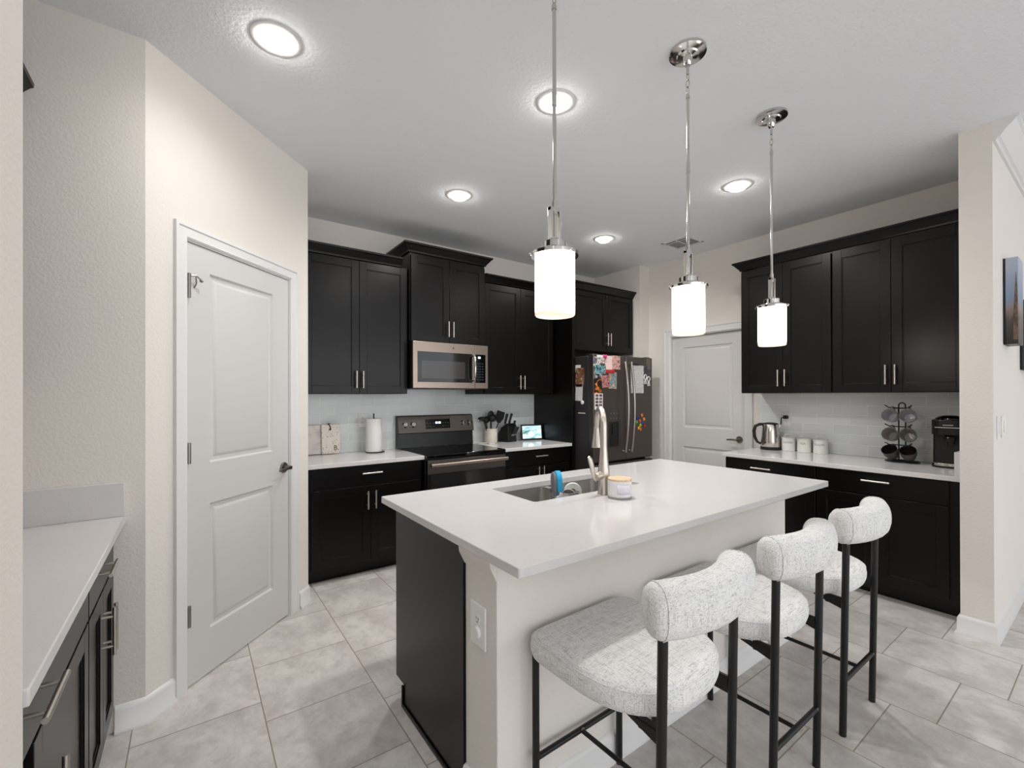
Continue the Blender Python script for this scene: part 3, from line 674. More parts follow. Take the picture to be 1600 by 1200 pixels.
obj('foam_pad', disc_sponge(.016, .030, .006), mat('grey foam', (118, 112, 118), .8), t, bevel=.003)
t = thing('dish_brush', 'round dish brush with white bristles lying in the sink', 'brush', (1.585, 1.63, ZI - .05))
bc = Vector((1.606, 1.705, ZI - .026))
m = MB()
for k in range(26):
    a = math.radians(-25 + 230 * k / 25)
    for j in (-1, 0, 1):
        d_ = Vector((.81 * math.cos(a), -.58 * math.cos(a), math.sin(a))) + Vector((.10 * j, .14 * j, 0)); d_.normalize()
        m.cyl(bc + d_ * .012, bc + d_ * .046, .0030, .0046, 6)
obj('bristles', m, mat('white bristle', (235, 233, 226), .6), t)
m = MB(); m.sphere(bc, .017, 14, 8); obj('head', m, mat('navy plastic', (28, 34, 50), .4), t)
m = MB(); m.tube([bc + Vector((.004, -.012, -.004)), bc + Vector((.02, -.05, -.04)), bc + Vector((.03, -.10, -.13))], .007, 10); obj('handle', m, M_BLACKPLASTIC, t)
t = thing('pot_scrubber', 'round dark pot scrubber with a pale ring leaning in the sink', 'scrubber', (1.565, 1.645, ZI - .06))
Tq = Matrix.Translation((1.545, 1.672, ZI - .034)) @ Matrix.Rotation(math.radians(50), 4, 'Z') @ Matrix.Rotation(math.radians(75), 4, 'Y')
m = MB(Tq); m.lathe([(.0, -.02), (.020, -.02), (.031, -.006), (.032, .004), (0, .006)], (0, 0, 0), 24); obj('dark_body', m, mat('dark bristle', (48, 44, 42), .8), t)
m = MB(Tq); m.lathe([(.031, .004), (.034, .005), (.034, .009), (.030, .010)], (0, 0, 0), 24, cap0=False); obj('ring', m, mat('pale ring', (200, 190, 178), .5), t)
# outlet plate on island end
def plate(name, label, T, w=.072, h=.118, kind='outlet'):
    t = thing(name, label, 'outlet' if kind != 'switch' else 'switch', (T @ Vector((0, 0, 0))).to_tuple())
    obj('cover_plate', MB(T).box(-w / 2, w / 2, -.006, -.0003, -h / 2, h / 2), M_WHITEPL, t, bevel=.002)
    for s in (-1, 1):
        if kind == 'outlet':
            m = MB(T); m.lathe([(.0165, 0), (.0165, .0015), (.0, .0015)], (0, -.0055, s * .0195), 20, Matrix.Rotation(PI / 2, 4, 'X')); obj('socket', m, M_WHITEPL, t)
            m = MB(T)
            for q in (-.006, .006): m.box(q - .001, q + .001, -.0078, -.0068, s * .0195 - .002, s * .0195 + .006)
            m.box(-.002, .002, -.0078, -.0068, s * .0195 - .011, s * .0195 - .007); obj('slots', m, M_HOLESHADE, t)  # solid dark bars, the shade inside the slots is painted
    return t
TE = TR(KX0, 1.236, -PI / 2, .607)
t = plate('outlet_plate', 'white outlet plate with plug cover on the island wall end', TE, .090, .135)
m = MB(TE); m.lathe([(.019, 0), (.019, .006), (.016, .009), (0, .0095)], (0, -.0055, -.022), 20, Matrix.Rotation(PI / 2, 4, 'X')); obj('plug_cover', m, M_WHITEPL, t)

# ------------------------------------------------------------------ range
X0, X1 = 1.529, 2.291; yf = 3.315
t = thing('kitchen_range', 'black and slate electric range with back control panel between the counters', 'range', ((X0 + X1) / 2, 3.62, 0))
obj('body', MB().box(X0, X1, yf + .03, YB - .012, .05, .835), M_BLACK, t, bevel=.002)
obj('cooktop', MB().box(X0 - .003, X1 + .003, yf - .012, YB - .09, .836, .868), M_BLACKGLASS, t, bevel=.006, label='glossy black glass cooktop')
d = obj('oven_door', MB().box(X0 + .004, X1 - .004, yf - .012, yf + .029, .225, .825), M_BLACK, t, bevel=.004)
obj('door_trim', MB().box(X0 + .004, X1 - .004, yf - .0145, yf - .0125, .715, .822), M_SLATE, d, bevel=.0005, label='slate steel strip')
obj('oven_window', MB().box(X0 + .03, X1 - .03, yf - .0142, yf - .0124, .27, .712), mat('oven glass', (38, 37, 37), .08, spec=.6), d)
m = MB(); m.tube([(X0 + .012, yf - .062, .792), (X1 - .012, yf - .062, .792)], .0155, 14)
for s in (X0 + .045, X1 - .045): m.cyl((s, yf - .012, .792), (s, yf - .06, .792), .009)
obj('door_handle', m, M_BRONZE, d)
obj('storage_drawer', MB().box(X0 + .004, X1 - .004, yf - .010, yf + .029, .06, .215), M_SLATE, t, bevel=.003)
bk = obj('backguard', MB().prism([(3.957, .868), (3.895, .868), (3.905, .998), (3.878, 1.002), (3.912, 1.155), (3.925, 1.163), (3.957, 1.163)], X0 - .012, X1 + .012, axis='x'), M_BLACK, t, bevel=.002)
def bgp(x, s, off=.0): # point on the sloping control face, s = 0..1
    return (x, 3.878 + .034 * s - off, 1.002 + .153 * s)
m = MB(); m.loft([[bgp(X0 - .010, .02, .0005), bgp(X1 + .010, .02, .0005), bgp(X1 + .010, .99, .0005), bgp(X0 - .010, .99, .0005)], [bgp(X0 - .010, .02, .003), bgp(X1 + .010, .02, .003), bgp(X1 + .010, .99, .003), bgp(X0 - .010, .99, .003)]])
obj('control_face', m, M_SLATE, bk, label='slate steel control face')
m = MB(); m.loft([[bgp(a, b_, o_) for a, b_ in ((1.785, .22), (2.042, .22), (2.042, .80), (1.785, .80))] for o_ in (.003, .0045)])
obj('display_panel', m, M_BLACKGLASS, bk)
FA = math.atan2(.034, .153)
Tf = lambda x, s, off: Matrix.Translation(bgp(x, s, off)) @ Matrix.Rotation(PI / 2 - FA, 4, 'X')
M_DIG = mat('lit digits', (200, 225, 255), .5, emit=(190, 220, 255), estr=2.2)
m = MB()
for k in range(4): m.T = Tf(1.893 + k * .0135 + (.004 if k > 1 else 0), .58, .0048); m.box(-.0045, .0045, -.009, .009, 0, .0004); 
obj('clock_digits', m, M_DIG, bk)
m = MB()
for k in range(3):
    for j in range(2): m.T = Tf(1.806 + k * .03, .36 + .2 * j, .0046); m.box(-.007, .007, -.003, .003, 0, .0003); m.T = Tf(1.965 + k * .027, .36 + .2 * j, .0046); m.box(-.005, .005, -.003, .003, 0, .0003)
obj('key_marks', m, mat('key print', (92, 92, 94), .5), bk)
for x in (1.580, 1.659, 2.182, 2.254):
    Rk = Matrix.Rotation(PI / 2 - FA, 4, 'X')
    m = MB(); m.lathe([(.026, 0), (.026, .006), (.022, .010), (.020, .026), (.018, .029), (0, .029)], bgp(x, .50, .003), 24, Rk); m.T = Matrix.Translation(bgp(x, .50, .003)) @ Rk; m.box(-.004, .004, -.019, .019, .026, .036)
    obj('knob', m, M_CHROME, bk, bevel=.001)
# ------------------------------------------------------------------ microwave
X0, X1, Z0, Z1 = 1.4965, 2.2335, 1.412, 1.806; yf = 3.505
t = thing('microwave', 'over-the-range microwave with bronze steel front and black window', 'microwave', ((X0 + X1) / 2, 3.72, Z0))
obj('body', MB().box(X0 + .003, X1 - .003, yf + .028, YB - .012, Z0 - .006, Z1), M_BLACK, t, bevel=.002)
XD = 2.094
d = obj('door', MB().box(X0, XD - .001, yf, yf + .027, Z0, Z1), M_BRONZE, t, bevel=.002, label='bronze steel door')
obj('black_glass', MB().box(X0 + .040, XD - .028, yf - .0015, yf + .001, 1.463, 1.722), M_BLACKGLASS, d)
obj('window', MB().box(X0 + .076, XD - .104, yf - .0025, yf - .0013, 1.495, 1.645), M_GREYWIN, d)
m = MB(); m.lathe([(.009, 0), (.009, .001), (0, .001)], (1.875, yf - .0002, 1.765), 20, Matrix.Rotation(PI / 2, 4, 'X')); m.lathe([(.0055, .001), (.0055, .0016), (0, .0016)], (1.875, yf - .0002, 1.765), 20, Matrix.Rotation(PI / 2, 4, 'X')); obj('round_emblem', m, mat('emblem', (104, 90, 80), .3, .8), d)
hx = XD - .026
m = MB(); m.tube([(hx, yf, 1.705), (hx, yf - .030, 1.712), (hx, yf - .046, 1.68), (hx, yf - .052, 1.595), (hx, yf - .046, 1.51), (hx, yf - .030, 1.478), (hx, yf, 1.485)], [.009, .010, .011, .0115, .011, .010, .009], 12); obj('handle', m, M_CHROME, d, smooth=60)
pn = obj('control_panel', MB().box(XD + .001, X1, yf, yf + .027, Z0, Z1), M_BRONZE, t, bevel=.002)
obj('keypad', MB().box(XD + .004, X1 - .028, yf - .0015, yf + .001, 1.463, 1.722), M_BLACKGLASS, pn)
m = MB(); m.box(XD + .033, XD + .058, yf - .0022, yf - .0014, 1.686, 1.702); obj('display', m, M_DIG, pn)
m = MB()
for i in range(3):
    for j in range(7): m.box(XD + .020 + i * .026, XD + .036 + i * .026, yf - .002, yf - .0014, 1.488 + j * .0245, 1.495 + j * .0245)
obj('key_marks', m, mat('keypad print', (50, 58, 60), .5), pn)
# ------------------------------------------------------------------ refrigerator
X0, X1, yf, ZT, ZS = 3.188, 4.098, 3.088, 1.752, .672
t = thing('refrigerator', 'slate french-door refrigerator with photos and notes on its doors', 'refrigerator', ((X0 + X1) / 2, 3.5, 0))
obj('body', MB().box(X0 + .004, X1 - .004, yf + .075, YB - .05, .03, ZT - .012), mat('dark grey fridge side', (47, 46, 47), .45), t, bevel=.004)
XM = 3.668
dl = obj('door', MB().box(X0, XM - .002, yf, yf + .070, ZS + .012, ZT), M_SLATE, t, bevel=.006, label='left slate door with dispenser')
dr = obj('door', MB().box(XM + .002, X1, yf, yf + .070, ZS + .012, ZT), M_SLATE, t, bevel=.006, label='right slate door')
fd = obj('freezer_drawer', MB().box(X0, X1, yf, yf + .070, .07, ZS - .012), M_SLATE, t, bevel=.006)
m = MB(); m.tube([(X0 + .07, yf, .60), (X0 + .07, yf - .045, .60), (X1 - .07, yf - .045, .60), (X1 - .07, yf, .60)], .011, 10); obj('handle', m, M_BRONZE, fd)
for dd, hx in ((dl, 3.618), (dr, 3.712)):
    m = MB(); pts = []
    for k in range(13):
        q = k / 12; pts.append((hx, yf - .035 - .040 * math.sin(PI * q) - .0, .765 + .925 * q))
    m.tube([(hx, yf, .775)] + pts + [(hx, yf, 1.68)], [.010] + [.0125] * 13 + [.010], 12); obj('handle', m, M_FRHANDLE, dd, smooth=60)
obj('dispenser_panel', MB().box(3.398, 3.556, yf - .003, yf + .001, .80, 1.205), mat('dispenser grey', (70, 66, 64), .3, .3), dl, bevel=.001)
m = MB(); m.box(3.406, 3.548, yf - .0042, yf - .0028, .83, 1.078); obj('dispenser_cavity', m, M_BLACK, dl)
obj('dispenser_paddle', MB().box(3.45, 3.50, yf - .012, yf - .004, .95, 1.06), M_BLACKPLASTIC, dl, bevel=.002); obj('dispenser_tray', MB().box(3.41, 3.545, yf - .010, yf - .004, .83, .842), M_BLACKPLASTIC, dl, bevel=.002)
m = MB()
for i in range(3):
    for j in range(2): m.lathe([(.006, 0), (.006, .0006), (0, .0006)], (3.435 + i * .042, yf - .003, 1.115 + j * .05), 12, Matrix.Rotation(PI / 2, 4, 'X'))
obj('dispenser_buttons', m, mat('button grey', (120, 116, 112), .4), dl)
m = MB(); m.box(X1 - .11, X1 - .02, yf + .01, yf + .06, ZS - .010, ZS + .010); obj('hinge_cover', m, M_HINGE, t, bevel=.002)
m = MB()
for hx in (X0 + .05, X1 - .05): m.box(hx - .035, hx + .035, yf + .02, yf + .12, ZT - .012, ZT + .010)
obj('top_hinge', m, M_BLACKPLASTIC, t, bevel=.003)
# feet
m = MB()
for a in (X0 + .06, X1 - .06):
    for b_ in (yf + .12, YB - .12): m.cyl((a, b_, 0.001), (a, b_, .032), .02)
obj('feet', m, M_BLACKPLASTIC, t)

# photos, notes and magnets (front plane and left side of the refrigerator)
FRONT, SIDE = 'f', 's'
def flat(name, label, cat, side, a0, a1, z0, z1, m, lvl=0, group=None, tilt=0.):
    th = .0009; off = .0004 + lvl * .0011
    ca, cz = (a0 + a1) / 2, (z0 + z1) / 2
    if side == FRONT: T = Matrix.Translation((ca, yf - off, cz)) @ Matrix.Rotation(tilt, 4, 'Y')
    else: T = Matrix.Translation((X0 + .004 - off, ca, cz)) @ Matrix.Rotation(-PI / 2, 4, 'Z') @ Matrix.Rotation(tilt, 4, 'Y')
    w, h = abs(a1 - a0) / 2, (z1 - z0) / 2
    return obj(name, MB(T).box(-w, w, -th, 0, -h, h), m, label=label, cat=cat, group=group)
PG = 'snapshots on the refrigerator front'
flat('photo_print', 'light blue and white snapshot at the top left corner of the refrigerator front', 'photo', FRONT, 3.190, 3.275, 1.633, 1.727, m_collage('photo a', [(60, 66, 92), (120, 120, 130), (222, 218, 205), (150, 130, 110)], 22, 1), 0, PG, .06)
flat('photo_print', 'small white-edged snapshot below the white card, left of the pink bow', 'photo', FRONT, 3.250, 3.345, 1.664, 1.735, m_collage('photo b', [(70, 60, 60), (190, 170, 160), (235, 228, 224), (90, 90, 110)], 30, 2), 1, PG)
flat('photo_print', 'blue-green snapshot left of the red ribbon', 'photo', FRONT, 3.205, 3.362, 1.560, 1.650, m_collage('photo c', [(20, 40, 52), (60, 110, 120), (140, 190, 190), (30, 50, 80), (220, 220, 215)], 24, 3), 2, PG, -.05)
flat('photo_print', 'dark round-looking snapshot with pale bottom edge, above the orange snapshot', 'photo', FRONT, 3.190, 3.316, 1.512, 1.588, m_collage('photo d', [(20, 20, 26), (70, 60, 72), (180, 175, 172), (225, 222, 215)], 26, 4), 1, PG)
flat('photo_print', 'brown and pink snapshot nearest the left door handle', 'photo', FRONT, 3.458, 3.576, 1.612, 1.752, m_collage('photo e', [(70, 56, 44), (130, 104, 84), (226, 180, 172), (196, 140, 130), (110, 110, 96)], 16, 5), 0, PG)
flat('photo_print', 'purple and pink snapshot hanging below the red ribbon', 'photo', FRONT, 3.300, 3.410, 1.428, 1.548, m_collage('photo f', [(40, 28, 48), (150, 60, 80), (214, 150, 140), (90, 60, 100), (226, 150, 60)], 26, 6), 3, PG, -.08)
flat('photo_print', 'bright many-coloured snapshot at the lower right of the photo cluster', 'photo', FRONT, 3.402, 3.518, 1.415, 1.582, m_collage('photo g', [(200, 90, 70), (226, 180, 120), (110, 160, 150), (90, 100, 150), (230, 210, 190)], 26, 7), 2, PG, .03)
flat('photo_print', 'dark snapshot with orange shapes above the photo strip', 'photo', FRONT, 3.190, 3.308, 1.362, 1.514, m_collage('photo h', [(12, 14, 10), (14, 18, 12), (20, 22, 14), (232, 120, 30), (240, 170, 110)], 16, 3), 0, PG)
t_ = thing('photo_strip', 'white photo booth strip with dark frames, lowest on the left refrigerator door', 'photo', (3.257, yf, 1.206))
obj('paper', MB().box(3.200, 3.316, yf - .0024, yf - .0015, 1.206, 1.366), M_PAPER, t_)
for i in range(2):
    for j in range(4):
        obj('frame_picture', MB().box(3.212 + i * .052, 3.254 + i * .052, yf - .0029, yf - .0024, 1.238 + j * .032, 1.262 + j * .032), m_collage('booth %d%d' % (i, j), [(40, 34, 40), (90, 70, 74), (190, 150, 140)], 40, 10 + i * 4 + j), t_)
flat('invitation_card', 'pale pink card with a dark figure between bow and brown snapshot', 'card', FRONT, 3.350, 3.455, 1.606, 1.744, m_collage('card pink', [(120, 70, 66), (238, 205, 196), (240, 214, 206), (236, 200, 192)], 12, 21), 1)
flat('note_card', 'narrow white card along the top edge of the refrigerator door', 'card', FRONT, 3.232, 3.330, 1.722, 1.746, M_PAPER, 3)
def bow(name, label, cx, cz, w, h, col, lvl):
    m = MB(); y = yf - .004 - lvl * .001
    for s in (-1, 1): m.sphere((cx + s * w * .28, y, cz), 1, 14, 8, (w * .24, .004, h * .5))
    m.sphere((cx, y - .001, cz), 1, 12, 8, (w * .1, .005, h * .3))
    obj(name, m, mat(name + ' ' + label[:12], col, .5), label=label, cat='magnet')
bow('bow_magnet', 'small hot pink bow magnet at the top of the photo cluster', 3.346, 1.738, .058, .036, (222, 60, 130), 2)
bow('bow_magnet', 'red ribbon bow magnet holding the lower snapshots', 3.423, 1.586, .128, .042, (186, 32, 40), 4)
t_ = thing('paper_note', 'large white handwritten sheet clipped to the right refrigerator door', 'note', (3.845, yf, 1.371))
obj('sheet', MB().box(3.741, 3.950, yf - .0013, yf - .0004, 1.371, 1.664), m_lines('note lines', (226, 222, 222), (130, 126, 132), 24), t_)
obj('magnetic_clip', MB().box(3.742, 3.854, yf - .010, yf - .0004, 1.664, 1.684), M_BLACKPLASTIC, bevel=.002, label='black magnetic clip holding the large white sheet', cat='clip')
flat('photo_magnet', 'small brownish square magnet in the top right corner of the refrigerator', 'magnet', FRONT, 4.000, 4.070, 1.668, 1.746, m_collage('magnet brown', [(60, 48, 46), (130, 104, 92), (96, 84, 84)], 26, 31), 0)
flat('photo_magnet', 'dark grey picture magnet below the brownish one at the right edge', 'magnet', FRONT, 3.956, 4.068, 1.584, 1.662, m_collage('magnet dark', [(34, 34, 40), (66, 64, 70), (150, 150, 152)], 22, 32), 0)
def ring_magnet(label, cx, cz):
    m = MB(); pts = [(cx + .021 * math.cos(2 * PI * k / 20), yf - .004, cz + .026 + .026 * math.sin(2 * PI * k / 20)) for k in range(20)]
    m.tube(pts, .0055, 8, closed=True); m.tube([(cx - .004, yf - .004, cz), (cx - .012, yf - .004, cz - .03), (cx - .010, yf - .004, cz - .05)], .0055, 8); m.tube([(cx + .006, yf - .004, cz), (cx + .014, yf - .004, cz - .028), (cx + .017, yf - .004, cz - .048)], .0055, 8)
    obj('ring_magnet', m, M_WHITEPL, label=label, cat='magnet', group='white ring magnets')
ring_magnet('left one of the two white ring-topped magnets right of the white sheet', 3.977, 1.518)
ring_magnet('right one of the two white ring-topped magnets, nearest the refrigerator edge', 4.032, 1.498)
LM = [('orange', 3.918, 1.135, (236, 140, 40), 'topmost'), ('navy blue', 3.850, 1.105, (40, 60, 150), 'upper left'), ('amber', 3.953, 1.092, (240, 160, 60), 'upper right'),
      ('green', 3.836, 1.065, (90, 190, 60), 'left edge'), ('cobalt blue', 3.924, 1.058, (44, 74, 180), 'middle right'), ('red-orange', 3.886, 1.075, (226, 90, 40), 'middle'),
      ('lime', 3.893, 1.030, (150, 206, 60), 'lower middle'), ('yellow', 3.866, 1.000, (240, 190, 50), 'lower left'), ('dark red', 3.965, 1.018, (190, 40, 36), 'lower right'), ('tangerine', 3.893, .985, (240, 110, 40), 'lowest')]
for nm, x, z, c, pos in LM:
    m = MB(); a0 = random.random()
    poly = []
    for k in range(24):
        a = 2 * PI * k / 24; r = .0165 * (1 + .28 * math.cos(4 * (a + a0))); poly.append((x + r * math.cos(a), z + r * math.sin(a)))
    m.prism(poly, yf - .006, yf - .0004, axis='y')
    obj('puzzle_magnet', m, mat('magnet ' + nm, c, .4), bevel=.001, label='%s puzzle-shaped magnet, %s of the colourful cluster on the right door' % (nm, pos), cat='magnet', group='colourful puzzle magnets')
flat('note_card', 'small white card at the top of the refrigerator side', 'card', SIDE, 3.268, 3.344, 1.585, 1.656, M_PAPER, 0)
flat('photo_print', 'white-edged snapshot with red-brown figure on the refrigerator side', 'photo', SIDE, 3.218, 3.340, 1.440, 1.625, m_collage('photo side', [(150, 70, 60), (206, 140, 120), (96, 60, 44), (120, 100, 60), (226, 190, 176)], 13, 41), 1, tilt=.05)
obj('magnetic_clip', MB().box(X0 - .005, X0 + .0025, 3.245, 3.328, 1.436, 1.462), M_BLACKPLASTIC, bevel=.002, label='black magnetic clip on the refrigerator side above the small note', cat='clip')
flat('paper_note', 'small white note sheet under the clip on the refrigerator side', 'note', SIDE, 3.242, 3.346, 1.292, 1.446, m_lines('small note lines', (226, 224, 222), (160, 156, 160), 26), 0, tilt=.05)
m = MB(); m.lathe([(.020, 0), (.020, .006), (.016, .008), (0, .008)], (X0 + .0036, 3.243, 1.277), 20, Matrix.Rotation(-PI / 2, 4, 'Y')); obj('round_magnet', m, M_WHITEPL, label='round white magnet below the small note on the refrigerator side', cat='magnet')
flat('word_magnet', 'thin grey lettered magnet on the refrigerator side', 'magnet', SIDE, 3.222, 3.296, 1.207, 1.230, m_lines('word mag', (40, 40, 40), (190, 190, 186), 90, 'X'), 0)
flat('strip_magnet', 'thin pale strip magnet lowest on the refrigerator side', 'magnet', SIDE, 3.204, 3.306, 1.163, 1.175, mat('pale strip', (196, 188, 176), .5), 0)

# ------------------------------------------------------------------ left counter things
Tm = Matrix.Translation((.775, 3.932, ZC + .002)) @ Matrix.Rotation(-.09, 4, 'X')
obj('marble_board', MB(Tm).box(-.15, .135, -.012, 0, 0, .242), mat('white marble', (214, 206, 200), .25, var=((176, 168, 164), 7, (1, 1, 2), .5, .7)), bevel=.004, label='white marble serving board leaning on the backsplash by the pantry wall', cat='board')
t = thing('terrazzo_board', 'speckled terrazzo board with a brown letter B leaning on the backsplash', 'board', (.945, 3.90, ZC))
Tm = Matrix.Translation((.945, 3.908, ZC + .002)) @ Matrix.Rotation(-.09, 4, 'X')
obj('slab', MB(Tm).box(-.074, .074, -.012, 0, 0, .245), m_speckle('terrazzo', (222, 214, 204), (150, 134, 120), 62, .24), t, bevel=.004)
m = MB(Tm); m.add_mesh(text_mesh('B.', .060), Matrix.Translation((.040, -.0126, .046)) @ Matrix.Rotation(PI / 2, 4, 'X')); obj('letter', m, M_BROWNTXT, t, label='brown capital B with a full stop')
m = MB(Tm); m.tube([(-.006, -.014, .205), (-.005, -.017, .222), (-.018, -.010, .246), (-.032, -.008, .236)], .004, 8); m.tube([(-.005, -.016, .226), (-.022, -.008, .250), (-.005, .000, .250)], .0045, 8); m.sphere((-.006, -.016, .203), .0085, 10, 8); obj('leather_cord', m, mat('dark leather', (70, 54, 46), .6), t)
px_, py_ = 1.268, 3.805
t = thing('paper_towel_holder', 'black paper towel stand with a thin round base on the left counter', 'paper towel holder', (px_, py_, ZC))
m = MB(); m.lathe([(.078, .0003), (.078, .007), (.070, .009), (0, .009)], (px_ + .012, py_, ZC), 32); obj('base', m, M_BLACKMETAL, t)
m = MB(); m.cyl((px_, py_, ZC + .008), (px_, py_, ZC + .325), .0055); m.sphere((px_, py_, ZC + .325), .0075, 10, 8); obj('post', m, M_BLACKMETAL, t)
m = MB(); m.lathe([(.020, .0095), (.066, .0095), (.0675, .012), (.0655, .286), (.064, .288), (.020, .288)], (px_, py_, ZC), 40, closed=True); obj('paper_towel_roll', m, M_PAPER, label='full white paper towel roll standing on the black holder', cat='paper towel')
plate('wall_outlet', 'white wall outlet on the back splash left of the range', TR(1.220, YB - .008, 0, 1.134), .078, .122)
# right-of-range counter things
cx, cy = 2.490, 3.855
t = thing('utensil_crock', 'cream ceramic crock holding black utensils beside the range', 'crock', (cx, cy, ZC))
m = MB(); m.lathe([(.058, .0003), (.064, .004), (.066, .012), (.066, .146), (.064, .149), (.060, .149), (.058, .145), (.056, .02), (0, .018)], (cx, cy, ZC), 32); obj('pot', m, M_CREAM, t)
def utensil(name, label, top, base, head, hm=M_BLACKPLASTIC):
    a = Vector((cx + base[0], cy + base[1], ZC + .025)); b_ = Vector(top)
    t = thing(name, label, 'utensil', tuple(a), 'black utensils in the cream crock')
    m = MB(); m.tube([a, a.lerp(b_, .5), b_], [.0055, .006, .006], 8); obj('handle', m, hm, t)
    m = MB(); head(m, b_); obj('head', m, hm, t, smooth=50)
    return t
def h_turner(m, b_):
    m.T = Matrix.Translation(b_) @ Matrix.Rotation(.28, 4, 'Y'); m.prism([(-.018, -.01), (.018, -.01), (.050, .045), (.050, .115), (-.045, .115), (-.050, .045)], -.003, .003, axis='y'); m.T = Matrix.Identity(4)
def h_spoon(m, b_): m.sphere(b_ + Vector((.004, 0, .035)), 1, 16, 10, (.040, .014, .056))
def h_ladle(m, b_): m.sphere(b_ + Vector((.01, -.01, .02)), 1, 16, 10, (.050, .042, .040))
def h_fork(m, b_):
    m.sphere(b_ + Vector((-.025, -.01, .006)), 1, 14, 8, (.046, .034, .018))
    for k in range(5): m.tube([b_ + Vector((-.058 + .009 * k, -.03 + .003 * k, .004)), b_ + Vector((-.068 + .011 * k, -.034, -.022))], .0035, 6)
def h_round(m, b_): m.sphere(b_ + Vector((0, 0, .03)), 1, 16, 10, (.036, .03, .036))
utensil('slotted_turner', 'black flat turner, the tallest utensil in the cream crock', (2.575, 3.84, 1.075), (.018, 0), h_turner)
utensil('spaghetti_server', 'black toothed pasta server drooping left over the cream crock', (2.385, 3.825, 1.112), (-.02, 0), h_fork)
utensil('soup_ladle', 'black ladle with a rounded bowl in the middle of the cream crock', (2.475, 3.83, 1.10), (0, -.02), h_ladle)
utensil('serving_spoon', 'black spoon standing behind the ladle in the cream crock', (2.505, 3.88, 1.10), (.01, .02), h_spoon)
utensil('cooking_spoon', 'black round-headed spoon between pasta server and ladle in the crock', (2.445, 3.87, 1.07), (-.015, .02), h_round)
# knife block
t = thing('knife_block', 'black slanted knife block on the counter right of the utensil crock', 'knife block', (2.70, 3.86, ZC))
Tk = TR(2.700, 3.870, math.radians(52), ZC)     # local x: lean direction is -x at the back, front face at +x
m = MB(Tk); m.prism([(.075, .0005), (-.075, .0005), (-.110, .135), (-.068, .175), (.030, .125), (.075, .070)], -.055, .055, axis='y')
Tk2 = TR(2.702, 3.872, 0, ZC)
m = MB(Tk2 @ Matrix.Rotation(math.radians(8), 4, 'Z'))
m.prism([(-.062, -.085), (.062, -.085), (.062, .075), (-.062, .075)], .0006, .020)
m.T = Tk2 @ Matrix.Rotation(math.radians(8), 4, 'Z')
m.prism([(-.085, .018), (.075, .018), (.075, .085), (.020, .150), (-.062, .196), (-.085, .168)], -.06, .06, axis='x')
obj('block', m, mat('black wood', (26, 25, 26), .4), t, bevel=.004)
t2 = t
def knife(label, p, d, l, r=.011, gleam=True):
    p = Vector(p); d = Vector(d).normalized(); e = p + d * l
    t = thing('kitchen_knife', label, 'knife', tuple(p), 'black-handled knives in the knife block')
    m = MB(); m.tube([p + d * .006, p + d * l * .3, p + d * l * .7, p + d * l * .93, e], [r * .9, r * 1.0, r * 1.05, r * 1.15, r * .7], 10, flat=.7); obj('handle', m, M_BLACKPLASTIC, t)
    m = MB(); m.tube([p - d * .012, p + d * .008], [.005, .005], 8, flat=.5); obj('bolster', m, M_CHROME, t)
D1 = (.22, -.10, 1)
knife('leftmost large black knife handle at the top of the block', (2.672, 3.865, 1.048), D1, .112, .014)
knife('tallest black knife handle at the back right of the block', (2.738, 3.885, 1.055), (.30, -.1, 1), .108, .013)
knife('thick black knife handle between the two tall ones in the block', (2.706, 3.845, 1.03), D1, .095, .013)
knife('short wide black handle at the right of the block, above the steak knives', (2.746, 3.82, 1.003), (.25, -.1, 1), .085, .013)
for k, l in enumerate(('leftmost', 'middle', 'rightmost')):
    knife('%s of the three short steak knives low on the block front' % l, (2.708 + k * .024, 3.782 + .006 * k, .940), (.36, -.22, 1), .088, .010)
# smart display
t = thing('smart_display', 'black tablet display with a lit picture on the counter by the tall panel', 'tablet', (3.0, 3.83, ZC))
Ts = TR(3.000, 3.815, math.radians(-12), ZC) @ Matrix.Rotation(-.14, 4, 'X')
obj('case', MB(Ts).box(-.128, .128, 0, .012, .003, .172), M_BLACKPLASTIC, t, bevel=.004)
m = MB(Ts @ Matrix.Rotation(.14, 4, 'X')); m.prism([(.012, .0005), (.085, .0005), (.075, .03), (.035, .09)], -.05, .05, axis='x'); obj('stand', m, mat('charcoal fabric', (30, 31, 33), .8), t, bevel=.004)
def m_screen():
    m = bpy.data.materials.new('lit screen'); m.use_nodes = True; nt = m.node_tree; L = nt.links.new; b = nt.nodes['Principled BSDF']; b.inputs['Base Color'].default_value = (0, 0, 0, 1); b.inputs['Roughness'].default_value = .1
    tc = nd(nt, 'ShaderNodeTexCoord'); n = nd(nt, 'ShaderNodeTexNoise'); n.inputs['Scale'].default_value = 9; n.inputs['Detail'].default_value = 3; mp = nd(nt, 'ShaderNodeMapping'); mp.inputs['Rotation'].default_value = (0, .6, 0); mp.inputs['Scale'].default_value = (1, 1, 2.5); L(tc.outputs['Generated'], mp.inputs[0]); mp.inputs['Scale'].default_value = (.25, .25, .5); L(mp.outputs[0], n.inputs['Vector'])
    r = nd(nt, 'ShaderNodeValToRGB'); e = r.color_ramp.elements
    for c in range(3): e.new(.5)
    for i, (p_, c) in enumerate(((.30, (70, 110, 70)), (.42, (150, 190, 200)), (.52, (176, 208, 226)), (.60, (214, 226, 230)), (.70, (250, 245, 225)))): e[i].position = p_; e[i].color = lin(c)
    L(n.outputs['Fac'], r.inputs[0]); L(r.outputs[0], b.inputs['Emission Color']); b.inputs['Emission Strength'].default_value = .9
    return m
sc_ = obj('screen', MB(Ts).box(-.113, .113, -.0012, .0004, .020, .156), m_screen(), t)
M_SCRW = mat('screen white', (10, 10, 10), .2, emit=(250, 248, 236), estr=1.0)
